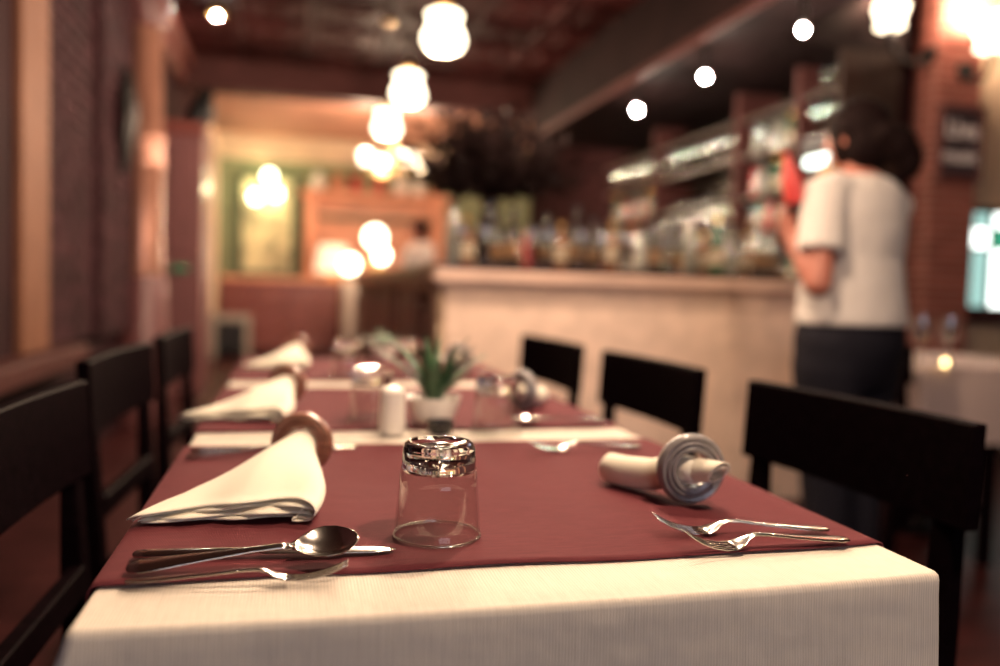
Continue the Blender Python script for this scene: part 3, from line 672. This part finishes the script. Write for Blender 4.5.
def stem_glass(label, loc, group, hang=False, kind='wine'):
    if kind not in PG:
        t = thing('wine_glass' if kind == 'wine' else 'bar_tumbler', label, 'glass', loc, 0, group)
        if kind == 'wine':
            MB().lathe([(.033, 0), (.033, .002), (.006, .005), (.004, .02), (.004, .075), (.012, .085)], 16).obj('stem', M['glass_bar'], t, True)
            MB().lathe([(.004, .083), (.022, .092), (.034, .115), (.037, .14), (.033, .185)], 18, cap=False).obj('bowl', M['glass_bar'], t, 2)
        else:
            MB().lathe([(.026, 0), (.028, .003), (.034, .10), (.0325, .10), (.027, .01), (.0005, .01)], 16).obj('wall', M['glass_bar'], t, 2)
        PG[kind] = t; return t
    o = dup(PG[kind], label, loc, random.uniform(0, 6)); o['group'] = group; return o
kinds = list(bcols)
cname = {'green': 'green glass', 'amber': 'amber glass', 'clear': 'clear glass', 'dark': 'black glass', 'red': 'red'}
rows = ['the back bar worktop', 'the lowest back bar shelf', 'the second back bar shelf', 'the third back bar shelf', 'the top back bar shelf']
bays = ['bay by the woman', 'second bay', 'third bay', 'farthest bay']
ORD = 'first second third fourth fifth sixth seventh eighth ninth tenth eleventh twelfth thirteenth fourteenth fifteenth sixteenth seventeenth eighteenth nineteenth twentieth'.split()
y = SY0+0.12
while y < SY1-0.1:
    for zi, (zz, xx) in enumerate([(1.03, SX0-0.12)]+[(z, SX0+0.12) for z in SHZ]):
        sec = 0 if y < 4.60 else 1 if y < 5.34 else 2 if y < 6.73 else 3
        if any(abs(y-d-0.025) < 0.07 for d in (4.62, 5.36, 6.75)) and zi > 0: continue
        jx = random.uniform(-.03, .03)
        if zi == 0 and abs(y-6.52) < .16: continue
        if zi == 0 or (sec in (1, 3) and zi in (1, 2)) or (sec == 1 and zi == 3 and random.random() < .5):
            k = random.choice(kinds); bottle(k, f'{cname[k]} bottle on {rows[zi]}, {bays[sec]}', (xx+jx, y, zz), f'{k} bottles on {rows[zi]}, {bays[sec]}')
        elif sec == 1 and zi == 4: continue
        else:
            kk = 'wine' if zi in (1, 3) or sec == 0 else 'tumbler'
            for dx in ((-0.05,) if zi in (1, 3) else (0.02,)):
                stem_glass(('stemmed wine glass' if kk == 'wine' else 'clear tumbler')+f' on {rows[zi]}, {bays[sec]}', (xx+dx, y+jx*.3, zz), f'{kk} glasses on {rows[zi]}, {bays[sec]}', kind=kk)
    y += 0.104
# bottles and glasses on the bar worktop itself
seq = [(452, 'clear', 0), (466, 'amber', 1), (497, 'dark', 1), (512, 'dark', 0), (527, 'red', 1), (545, 'dark', 0), (560, 'amber', 1), (575, 'dark', 0), (592, 'dark', 1), (611, 'amber', 0), (640, 'clear', 1), (655, 'dark', 0), (672, 'dark', 1), (690, 'clear', 0), (703, 'amber', 1), (716, 'green', 0), (731, 'clear', 0), (745, 'amber', 1), (758, 'dark', 0), (772, 'dark', 1)]
near = {}
for qi, (px, k, d) in enumerate(seq):
    Y = BY0+0.22+d*0.14; P = on_y(px, 268, Y)
    nb = 'beside the dark dried plant' if px < 520 else 'in the middle of the bar top' if px < 660 else 'at the right of the bar top'
    near.setdefault((k, nb), 0)
    bottle(k, f'{cname[k]} bottle, {ORD[qi]} from the left along the bar top', (P.x, Y, BZ), 'bottles on the bar top')
for qi, px in enumerate((460, 484, 532, 548, 580, 600, 625, 664, 682, 738, 784)):
    Y = BY0+0.10; P = on_y(px, 268, Y); stem_glass(f'stemmed wine glass, {ORD[qi]} from the left along the bar edge', (P.x, Y, BZ), 'wine glasses on the bar top')
# spots under the soffit
for k, p in enumerate(((803, 30), (705, 77), (637, 110))):
    P = on_x(p[0], p[1], 2.36)
    t = thing('spot_lamp', ['small round bar lamp nearest, by the tall glass shelves', 'small round bar lamp in the middle of the three', 'small round bar lamp farthest of the three'][k], 'lamp', P, 0, 'small lamps over the bar')
    MB().ball((0, 0, 0), .015, 14, 10).obj('bulb', M['spot'], t, True)
    MB().tube([(0, 0, .013), (0, 0, 2.47-P.z)], [.02, .012], 10).obj('holder', M['iron'], t, True)
    lamp_light('spot_light', (0, 0, -.05), 3, t, (1, .86, .66))
P = on_y(217, 15, 6.6)
t = thing('ceiling_spot', 'small round lit spot in the dark ceiling at the upper left', 'lamp', (P.x, P.y, ZC-0.06))
MB().ball((0, 0, -.01), .016, 14, 10, (1, 1, .6)).obj('bulb', M['spot'], t, True)
MB().lathe([(.05, .06), (.055, .0), (.045, -.005), (.04, .02)], 20, cap=False).obj('bezel', M['brass'], t, True)
# lit strip lamp box on the back bar near the woman's hand
P = on_y(808, 146, 4.28)
t = thing('strip_lamp', 'bright whitish strip lamp under a back bar shelf', 'lamp', (SX0+0.06, 4.40, 1.82))
MB().box(-.03, .03, -.17, .17, 0, .05).obj('diffuser', M['strip'], t, bevel=.01)
MB().box(-.035, .035, -.18, .18, .05, .16).obj('housing', M['iron'], t)
# coffee grinder like black machine on the back worktop
P = on_y(640, 215, 6.2)
t = thing('coffee_grinder', 'black coffee grinder with hopper on the back bar', 'grinder', (SX0-0.13, 6.52, 1.03))
# big dried arrangement on the bar corner ---------------------------------
P = on_y(489, 240, 3.95)
t = thing('dried_arrangement', 'large dark dried leaf arrangement in a vase on the bar', 'plant', (P.x, 3.95, BZ))
MB().lathe([(.05, 0), (.06, .01), (.075, .12), (.06, .25), (.04, .30), (.05, .34), (.045, .34), (.035, .30)], 24).obj('vase', M['b_dark'], t, True)
fol = MB(); stm = MB()
for i in range(230):
    a = random.uniform(0, 2*PI); e = random.uniform(.05, 1.45); L = random.uniform(.20, .47)
    d = Vector((math.cos(a)*math.cos(e)*1.15, math.sin(a)*math.cos(e), math.sin(e)*.85+0.12)); b0 = Vector((0, 0, .33))
    stm.tube([b0, b0+d*L*.5+Vector((0, 0, .03)), b0+d*L], [.004, .003, .0015], 5)
    for k in range(9):
        f = .3+.7*k/8; c = b0+d*L*f+Vector((0, 0, .03*(1-f))); dd = (d+Vector((random.uniform(-1, 1), random.uniform(-1, 1), random.uniform(-.8, .8)))).normalized(); sd = dd.cross(Vector((random.random(), random.random(), 1))).normalized()
        l = random.uniform(.045, .08); wd = l*.34
        fol.add([c, c+dd*l*.5+sd*wd, c+dd*l, c+dd*l*.5-sd*wd], [(0, 1, 2, 3)])
fol.obj('foliage', M['darkleaf'], t)['kind'] = 'stuff'; stm.obj('stems', M['darkleaf'], t)
# finish the grinder
g = [o for o in C.objects if o.name == 'coffee_grinder'][0]
MB().box(-.10, .10, -.09, .09, 0, .30).obj('body', M['black'], g, bevel=.02, seg=2)
MB().lathe([(.05, .30), (.085, .36), (.10, .50), (.10, .52), (.06, .54)], 20).obj('hopper', M['black'], g, True)
MB().tube([(-.10, 0, .18), (-.17, 0, .17)], .014, 10).obj('handle', M['black'], g, True)

# ================================================================== LEFT SIDE FURNISHINGS
t = thing('round_column', 'glossy varnished round column by the brick wall on the left', 'column', (-0.985, 5.85, 0))
MB().lathe([(.17, 0), (.17, .62), (.155, .66), (.15, .95), (.135, 1.0)], 40).obj('plinth', M['pinkwood'], t, True)
MB().lathe([(.125, 1.0), (.128, 1.05), (.120, 1.3), (.122, 1.70), (.132, 1.72), (.132, 1.77), (.122, 1.79), (.122, 1.86), (.132, 1.88), (.132, 1.92), (.120, 1.94), (.115, 2.62)], 40).obj('shaft', mat('varnished column wood', (0.42, 0.20, 0.14), 0.33, 0.6, noise=(5, 0.2, (8, 8, 1)), coat=0.6), t, True)
MB().lathe([(.12, 2.62), (.145, 2.66), (.15, 2.72), (.17, 2.78), (.17, 2.82)], 40).obj('capital', M['pinkwood'], t, True)
t = thing('tall_cabinet', 'tall narrow pinkish wooden cabinet with panelled end, left', 'cabinet', (0, 0, 0))
MB().box(XL+.005, -0.765, 7.3, 8.0, 0, 2.20).obj('body', M['pinkwood'], t, bevel=.006)
MB().box(XL+.005, -0.745, 7.27, 8.02, 2.20, 2.30).obj('cornice', M['redwood'], t, bevel=.015)
for z0, z1 in ((0.10, 0.98), (1.20, 2.12)): MB().box(XL+.06, -0.82, 7.285, 7.30, z0, z1).obj('panel', M['pinkwood'], t, bevel=.006)
o = tag(MB().box(-.075, .075, -.008, .008, -.028, .028).obj('wall_sign', M['exitgreen'], None, bevel=.003, loc=(-0.94, 7.277, 1.075)), 'small green plate on the end of the tall cabinet', 'sign')
# iron ornament on brick
t = thing('wall_ornament', 'dark iron ornament hanging on the left brick wall', 'ornament', (XL+.10, 5.25, 1.92))
mb = MB(); mb.tube([(0, .0, -.32), (.02, .0, -.1), (.03, 0, .05), (.02, 0, .30)], [.02, .045, .06, .02], 10); mb.obj('body', M['iron'], t, True)
MB().tube([(0.02, -.09, -.18), (.05, -.12, 0), (.02, -.09, .16)], .015, 8).obj('scroll', M['iron'], t, True)
MB().tube([(0.02, .09, -.18), (.05, .12, 0), (.02, .09, .16)], .015, 8).obj('scroll', M['iron'], t, True)
# bracket sconce high on the left, near the beam
P = on_x(222, 108, -0.80)
t = thing('wall_bracket', 'dark carved bracket under the beam at the upper left', 'bracket', (-0.93, 8.0, 2.42))
MB().tube([(-.10, 0, -.20), (-.02, -.05, -.12), (.08, -.05, .08), (.12, 0, .30)], [.05, .10, .12, .06], 12).obj('body', M['iron'], t, True)
MB().tube([(-.10, -.02, -.10), (.10, -.06, -.06), (.16, -.03, .10)], [.02, .03, .02], 8).obj('scroll', M['iron'], t, True)

# ================================================================== FAR ROOM
sb = thing('sideboard', 'low red brown sideboard against the far wall', 'sideboard', (0, 11.42, 0))
MB().box(XL+.15, 0.80, -.28, .30, .06, .98).obj('body', M['redwood'], sb)
MB().box(XL+.15, 0.84, -.32, .32, .98, 1.05).obj('top', M['salmon'], sb, bevel=.01)
for k in range(4):
    x = XL+.16+k*.43
    d = MB().box(x, x+.39, -.30, -.28, .10, .62).obj('door', M['redwood'], sb, bevel=.008)
    MB().ball((x+.34, -.315, .40), .016).obj('knob', M['brass'], d, True)
    dr = MB().box(x, x+.39, -.30, -.28, .66, .92).obj('drawer', M['redwood'], sb, bevel=.008)
    MB().ball((x+.195, -.315, .80), .016).obj('knob', M['brass'], dr, True)
t = thing('heater', 'dark heater in a grey frame before the sideboard', 'heater', (-0.78, 10.85, 0))
MB().box(-.22, .22, -.10, .10, .05, .52).obj('body', M['black'], t, bevel=.02)
MB().box(-.25, .25, -.12, -.10, .46, .56).box(.17, .25, -.12, -.10, .0, .46).box(-.25, -.17, -.12, -.10, 0, .46).obj('frame', mat('grey metal', (.28, .24, .20), .5), t, bevel=.006)
# picture in a green frame with a three globe wall lamp
pp = thing('framed_picture', 'large pale picture in a dark green frame on the far wall', 'picture', (-0.40, YB-.04, 1.78))
pm = mat('pale abstract painting', (0.50, 0.44, 0.26), 0.6, noise=(3.2, 0.75))
MB().box(-.34, .34, -.01, .02, -.66, .66).obj('canvas', pm, pp)
MB().box(-.42, -.34, -.03, .03, -.74, .74).box(.34, .42, -.03, .03, -.74, .74).box(-.34, .34, -.03, .03, .66, .74).box(-.34, .34, -.03, .03, -.74, -.66).obj('frame', M['oldgreen'], pp, bevel=.01)
t = thing('globe_sconce', 'three lit yellowish globes of a wall lamp before the picture', 'lamp', (-0.42, YB-.22, 2.28))
MB().box(-.05, .05, .08, .21, -.12, .12).obj('backplate', M['brass'], t)
gm = mat('lit globe glass', (.9, .9, .7), .3, emis=(1, .92, .55), estr=6)
for k, (x, z) in enumerate(((-.13, -.12), (.05, .18), (.14, -.06))):
    MB().tube([(0, .08, 0), (x*.6, 0, z*.4), (x, -.02, z)], .01, 6).obj('arm', M['brass'], t, True)
    MB().ball((x, -.04, z), .085).obj('globe', gm, t, True)
lamp_light('sconce_light', (-.05, -.25, -.05), 6, t, (1, .9, .5))
# hutch
hu = thing('hutch', 'tall salmon painted hutch with a top shelf on the far wall', 'hutch', (1.12, YB-.22, 0))
MB().box(-1.0, -.84, -.18, .2, 0, 2.22).obj('post', M['salmon'], hu, bevel=.01)
MB().box(.84, 1.0, -.18, .2, 0, 2.22).obj('post', M['salmon'], hu, bevel=.01)
MB().box(-1.06, 1.06, -.24, .2, 2.22, 2.30).obj('top_shelf', M['salmon'], hu, bevel=.01)
MB().box(-.84, .84, .14, .2, .9, 2.22).obj('back_panel', M['salmon'], hu)
MB().box(-.84, .84, -.18, .2, 0, 1.0).obj('base_cabinet', M['redwood'], hu)
MB().box(-.84, .84, -.10, .16, 1.92, 1.96).obj('shelf', M['oldgreen'], hu)
for k, (x, c, s_) in enumerate(((-.82, 'ceramic', 1), (-.55, 'salmon', 1.1), (-.28, 'red_plastic', .9), (.05, 'red_plastic', .8), (.36, 'ceramic', 1.1), (.62, 'ceramic', 1), (.86, 'salmon', .9))):
    lb = ['white jar first on the left of the hutch top', 'salmon vase second from the left on the hutch top', 'red jar third from the left on the hutch top', 'red jar in the middle of the hutch top', 'white jar fifth from the left on the hutch top', 'white jar second from the right on the hutch top', 'salmon vase at the right end of the hutch top'][k]
    o = MB().lathe([(.05*s_, 0), (.09*s_, .05), (.10*s_, .12), (.07*s_, .20), (.05*s_, .24), (.06*s_, .26)], 20).obj('jar', M[c], None, True, loc=(1.12+x, YB-.24, 2.30)); tag(o, lb, 'jar', 'jars on the hutch')
t = thing('shade_lamp', 'table lamp with a broad cream shade at the right of the sideboard', 'lamp', (0.50, 11.36, 1.05))
MB().lathe([(.09, 0), (.09, .015), (.03, .03), (.05, .08), (.02, .12), (.012, .16)], 20).obj('base', M['brass'], t, True)
MB().lathe([(.25, .08), (.19, .46)], 32, cap=False).obj('shade', mat('lit cream fabric shade', (.8, .7, .55), .8, emis=(1, .78, .52), estr=0.45), t, 2)
lamp_light('lamp_light', (0, 0, .30), 10, t)
# buffet with white cloth and small lit lamps, behind the bar end
YF = 10.2
bt = thing('buffet_table', 'buffet table draped in white behind the far end of the bar', 'table', (1.0, YF, 0))
MB().box(-.42, .62, -.25, .30, 0, 1.02).obj('cloth', M['cloth'], bt, bevel=.02)
for k, (px, py, r, lb) in enumerate(((375, 237, .13, 'largest lit globe lamp on the white buffet'), (382, 255, .10, 'middle lit globe lamp on the white buffet'), (351, 264, .115, 'lowest lit globe lamp at the left of the white buffet'))):
    P = on_y(px, py, YF-.1)
    t = thing('table_lamp', lb, 'lamp', (P.x, YF-.1+.12*k, 1.02))
    z = max(P.z-1.02, r+.01)
    MB().ball((0, 0, z), r, 18, 12).obj('globe', mat('lit lamp globe', (.9, .85, .7), .3, emis=(1, .84, .55), estr=4.5), t, True)
    MB().lathe([(.06, 0), (.06, .01), (.015, .02), (.015, max(.03, z-r+.01))], 16).obj('base', M['brass'], t, True)
    lamp_light('lamp_light', (0, -r-.05, z), 14, t)

# ================================================================== RIGHT SIDE: pier lamps, sign, table
def sconce(label, px, py, Y, wall, me, power, sc=1.0):
    P = on_y(px, py, Y)
    t = thing('wall_sconce', label, 'lamp', P, 0, 'opal wall sconces')
    link('shade', me, None, t, (0, 0, -.02*sc))
    W = Vector(wall)-P
    MB().tube([W, W*.7+Vector((0, 0, -.10)), W*.25+Vector((0, 0, -.14)), (0, 0, -.06), (0, 0, -.0)], [.02, .016, .016, .018, .022], 10).obj('arm', M['iron'], t, True)
    n = 14; ax = Vector((-1, 0, 0)) if abs(W.x) > abs(W.y) else Vector((0, -1, 0))
    MB().tube([W-ax*.005, W+ax*.025], [.06, .05], 16).obj('backplate', M['iron'], t, True)
    lamp_light('sconce_light', (0, 0, .22*sc), power, t)
    return t
sconce('opal glass sconce on the left face of the brick pier', 890, 26, 4.10, (PX0-.014, 4.27, 2.50), SHU, 14)
P2 = on_y(966, 68, 4.2)
sconce('glowing opal glass sconce on the front of the brick pier', 993, 48, 4.02, (P2.x, PY0-.016, P2.z-.02), shade_mesh(0.95, True), 45, .95)
SG = on_y(961, 145, PY0-.03)
sg = thing('chalkboard_sign', 'dark framed chalkboard lettered Live on the brick pier', 'sign', (PX0+.175, PY0-.04, 1.965))
MB().box(-.135, .135, -.004, .012, -.20, .20).obj('board', M['chalk'], sg)
MB().box(-.165, -.135, -.014, .016, -.23, .23).box(.135, .165, -.014, .016, -.23, .23).box(-.135, .135, -.014, .016, .20, .23).box(-.135, .135, -.014, .016, -.23, -.20).obj('frame', M['signframe'], sg, bevel=.004)
def text(body, size, loc, parent, m, name='lettering'):
    cu = bpy.data.curves.new(name, 'FONT'); cu.body = body; cu.size = size; cu.align_x = 'CENTER'; cu.extrude = .001; cu.offset = size*.02
    o = bpy.data.objects.new('tmp', cu); C.objects.link(o)
    me = bpy.data.meshes.new_from_object(o); bpy.data.objects.remove(o)
    me.materials.clear(); me.materials.append(m)
    q = link(name, me, None, parent, loc); q.rotation_euler = (PI/2, 0, 0); return q
text('Live', .15, (0, -.006, .035), sg, M['chalkwhite'])
text('music', .115, (0, -.006, -.115), sg, M['chalkwhite'])
# right-hand table
RX0, RY0 = 2.255, 2.50
dining_table('square table with a pale cloth beyond the woman at the right', RX0, RX0+.8, RY0, RY0+.75)
pinkcloth = linen('pale pink linen', (0.52, 0.40, 0.36), 0.003, 0.12, 0.0006, 0.3)
cloth('pale pinkish cloth on the table at the far right', RX0, RX0+.8, RY0, RY0+.75, .30, .03, None, pinkcloth)
for k, (px, py, lb) in enumerate(((943, 368, 'wine glass on the right table, left of the other'), (972, 368, 'wine glass on the right table nearer the window'))):
    P = on_z(px, py, TZ+.001); P.y += .12; P.z = TZ+.001; stem_glass(lb, P, 'wine glasses on the right table')
t = thing('tea_light', 'small lit tea light at the edge of the right table', 'candle', tuple(on_z(953, 369, TZ+.001)+Vector((.02, .06, 0))))
MB().lathe([(.018, 0), (.024, .03), (.022, .03), (.017, .004)], 16).obj('cup', M['glass_bar'], t, True)
MB().ball((0, 0, .018), .010, 10, 8, (1, 1, 1.3)).obj('flame', emit('flame', (1, .6, .25), 14), t, True)
P = on_z(912, 372, TZ+.001)
t = thing('small_candle', 'small cream candle at the left corner of the right table', 'candle', (RX0+.04, RY0+.34, TZ+.001))
MB().lathe([(.022, 0), (.022, .055), (.018, .058), (.001, .056)], 18).obj('wax', M['ceramic'], t, True)
MB().tube([(0, 0, .055), (0, 0, .066)], .0015, 6).obj('wick', M['black'], t)

# ================================================================== PEOPLE
def remesh(mb, name, vox, smooth=6):
    me = mb.mesh(name); o = bpy.data.objects.new('tmp', me); C.objects.link(o)
    r = o.modifiers.new('r', 'REMESH'); r.mode = 'VOXEL'; r.voxel_size = vox
    s = o.modifiers.new('s', 'SMOOTH'); s.iterations = smooth; s.factor = .5
    dg = bpy.context.evaluated_depsgraph_get(); out = bpy.data.meshes.new_from_object(o.evaluated_get(dg)); bpy.data.objects.remove(o)
    out.name = name
    for p in out.polygons: p.use_smooth = True
    return out
def ell(cx, cy, z, a, b, n=28): return [(cx+a*math.cos(2*PI*j/n), cy+b*math.sin(2*PI*j/n), z) for j in range(n)]
def hand(mb, wrist, d, up, side):
    """palm and five bent fingers; d forward, up = back of the hand, side = thumb side"""
    w_ = Vector(wrist); d = Vector(d).normalized(); up = Vector(up); up = (up-d*up.dot(d)).normalized(); sd = d.cross(up)*side
    mb.tube([w_-d*.01, w_+d*.03, w_+d*.075], [(.022, .017), (.036, .016), (.040, .014)], 12)
    for k, L in enumerate((.070, .078, .072, .056)):
        b0 = w_+d*.07+sd*(.028-.019*k)
        mb.tube([b0-d*.012, b0+d*L*.42-up*.006, b0+d*L*.66-up*.028, b0+d*L*.55-up*.050], [.0095, .009, .0085, .007], 8)
    b0 = w_+d*.02+sd*.028
    mb.tube([b0-sd*.01, b0+sd*.022+d*.02-up*.012, b0+sd*.022+d*.045-up*.03, b0+sd*.010+d*.058-up*.042], [.012, .011, .010, .008], 8)
def person(label, loc, rz, H, arms, female=True, bulk=1.0, seed=0, headturn=0.0):
    """built 1.63 m tall facing +x, y to the left"""
    k = H/1.63
    t = thing('person', label, 'person', loc, rz)
    tors = [(0.84, 0, .115, .165), (.90, -.005, .120, .172), (.97, 0, .112, .155), (1.04, .005, .108, .145), (1.12, .008, .112, .150), (1.20, .012, .120, .160), (1.27, .006, .112, .168), (1.33, -.004, .092, .160), (1.37, -.012, .068, .110), (1.40, -.012, .050, .062)]
    b = MB()
    b.rings([ell(cx, 0, z, a*bulk, w_*bulk) for z, cx, a, w_ in tors])
    b.tube([(-.012, 0, 1.36), (.0, 0, 1.42), (.012, 0, 1.47)], [.056, .050, .052], 16)
    b.ball((.02, 0, 1.525), .1, 20, 14, (.95, .76, 1.12)); b.ball((.045, 0, 1.475), .06, 14, 10, (1, .85, .9))
    b.tube([(.105, 0, 1.535), (.128, 0, 1.505), (.108, 0, 1.495)], [.010, .014, .010], 8)           # nose
    for s in (-1, 1):
        b.ball((.008, s*.076, 1.515), .022, 8, 6, (.8, .45, 1.3))                                     # ears
        b.ball((.098, s*.032, 1.532), .012, 8, 6)                                                      # eyes
    b.tube([(.104, -.022, 1.462), (.113, 0, 1.462), (.104, .022, 1.462)], .008, 6)                     # mouth
    for s in (-1, 1):
        b.tube([(0, s*.085, .90), (.005, s*.09, .78), (.012, s*.088, .47), (-.005, s*.085, .30), (-.02, s*.085, .08)], [.098, .090, .060, .056, .038], 18)
        b.tube([(-.035, s*.085, .045), (.05, s*.09, .04), (.14, s*.1, .025)], [(.036, .04), (.042, .035), (.034, .022)], 12)
    sl = MB(); st = []
    for s, (el, wr, hd) in arms.items():
        sh = Vector((-.005, s*.168*bulk, 1.315)); el = Vector(el); wr = Vector(wr)
        b.tube([sh+Vector((0, -s*.05, .015)), sh, sh.lerp(el, .5), el, el.lerp(wr, .3), el.lerp(wr, .7), wr], [.055, .058, .047, .040, .042, .034, .026], 14); b.ball(el, .043); b.tube([sh.lerp(el, .55), el], [.046, .042], 14); b.tube([el, el.lerp(wr, .4), wr], [.042, .041, .027], 14)
        hand(b, wr, hd, Vector((0, 0, 1)) if abs(Vector(hd).normalized().z) < .7 else Vector((1, 0, 0)), -s)
        st.append((sh, el, s))
    me = remesh(b, 'body', .0065, 5); me.materials.append(M['skin']); link('body', me, None, t).scale = (k,)*3
    c = MB()
    c.rings([ell(cx, 0, z, a*bulk*1.0+.016+.012*(z < 1.1), w_*bulk+.015+.010*(z < 1.1)) for z, cx, a, w_ in [(.905, -.002, .118, .165)]+tors[2:9]+[(1.392, -.012, .052, .075)]])
    for sh, el, s in st:
        c.tube([sh+Vector((0, -s*.07, .02)), sh+Vector((0, 0, .004)), sh.lerp(el, .35), sh.lerp(el, .66)], [.072, .073, .070, .074], 18)
    me = remesh(c, 'shirt', .009, 5); me.materials.append(M['shirt']); link('shirt', me, None, t).scale = (k,)*3
    c = MB()
    c.rings([ell(0, 0, z, a*bulk, w_*bulk) for z, a, w_ in ((.70, .10, .17), (.76, .122, .184), (.82, .136, .190), (.86, .138, .190), (.91, .130, .180), (.955, .118, .165))])
    for s in (-1, 1): c.tube([(0, s*.090, .90), (.004, s*.098, .76), (.008, s*.094, .60), (.012, s*.090, .47), (-.005, s*.088, .28), (-.015, s*.086, .09)], [.118, .120, .098, .084, .076, .070], 18)
    me = remesh(c, 'trousers', .010, 5); me.materials.append(M['trouser']); link('trousers', me, None, t).scale = (k,)*3
    for s in (-1, 1):
        o = MB().tube([(-.065, s*.088, .045), (-.03, s*.088, .052), (.06, s*.094, .046), (.15, s*.102, .030), (.172, s*.104, .026)], [(.030, .036), (.044, .048), (.050, .042), (.042, .028), (.02, .018)], 16).obj('shoe', M['black'], t, True); o.scale = (k,)*3
    h = MB(); h.ball((.004, 0, 1.550), .1, 20, 14, (1.06, .92, 1.04)); h.ball((.03, .03, 1.51), .06, 14, 10, (.8, .9, 1.4)); h.ball((-.030, 0, 1.49), .085, 16, 10, (.85, 1.02, 1.0))
    if female:
        h.ball((-.115, -.03, 1.490), .056, 14, 10, (.95, 1.1, 1.1)); h.ball((-.135, -.06, 1.445), .050, 14, 10, (.8, 1.0, 1.3)); h.ball((-.10, .02, 1.52), .04)
    me = remesh(h, 'hair', .009, 3); me.materials.append(M['hair']); link('hair', me, None, t).scale = (k,)*3
    return t
WX, WY, WR = 1.80, 2.33, math.radians(110)
Rw = Matrix.Translation((WX, WY, 0)) @ Matrix.Rotation(WR, 4, 'Z'); iRw = Rw.inverted()
arms = {1: (iRw @ on_y(818, 284, 2.19), iRw @ on_y(793, 236, 2.31), (.25, -.05, .9)), -1: ((.12, -.22, 1.06), (.24, .02, 1.17), (.15, .25, .9))}
wom = person('person in white t-shirt and black trousers holding a red bottle at the bar', (WX, WY, 0), WR, 1.63, arms, True, 1.14)
p = on_y(797, 209, 2.30)
t = thing('squeeze_bottle', 'red tapered bottle held up in the hand of the person', 'bottle', p)
MB().lathe([(.030, 0), (.033, .004), (.033, .022)], 20).obj('base', M['black'], t, True)
MB().lathe([(.033, .022), (.034, .05), (.030, .10), (.018, .135), (.009, .165), (.006, .185)], 20).obj('body', M['red_plastic'], t, True)
t.rotation_euler = (0, math.radians(-16), 0)
p = on_y(820, 207, 2.50)
o = MB().box(-.055, .055, -.008, .008, 0, .15).obj('yellow_folder', M['yellow_card'], None, bevel=.003, loc=p); o.rotation_euler = (0, math.radians(24), math.radians(-10))
tag(o, 'yellow card folder held against the chest of the person', 'folder')
P = on_y(420, 262, 8.95)
person('person with dark hair in a white shirt beyond the far end of the bar', (P.x, 9.0, 0), math.radians(200), 1.72, {1: ((.05, .27, 1.08), (.12, .30, .88), (.2, 0, -1)), -1: ((.05, -.27, 1.08), (.12, -.30, .88), (.2, 0, -1))}, False, 1.05)
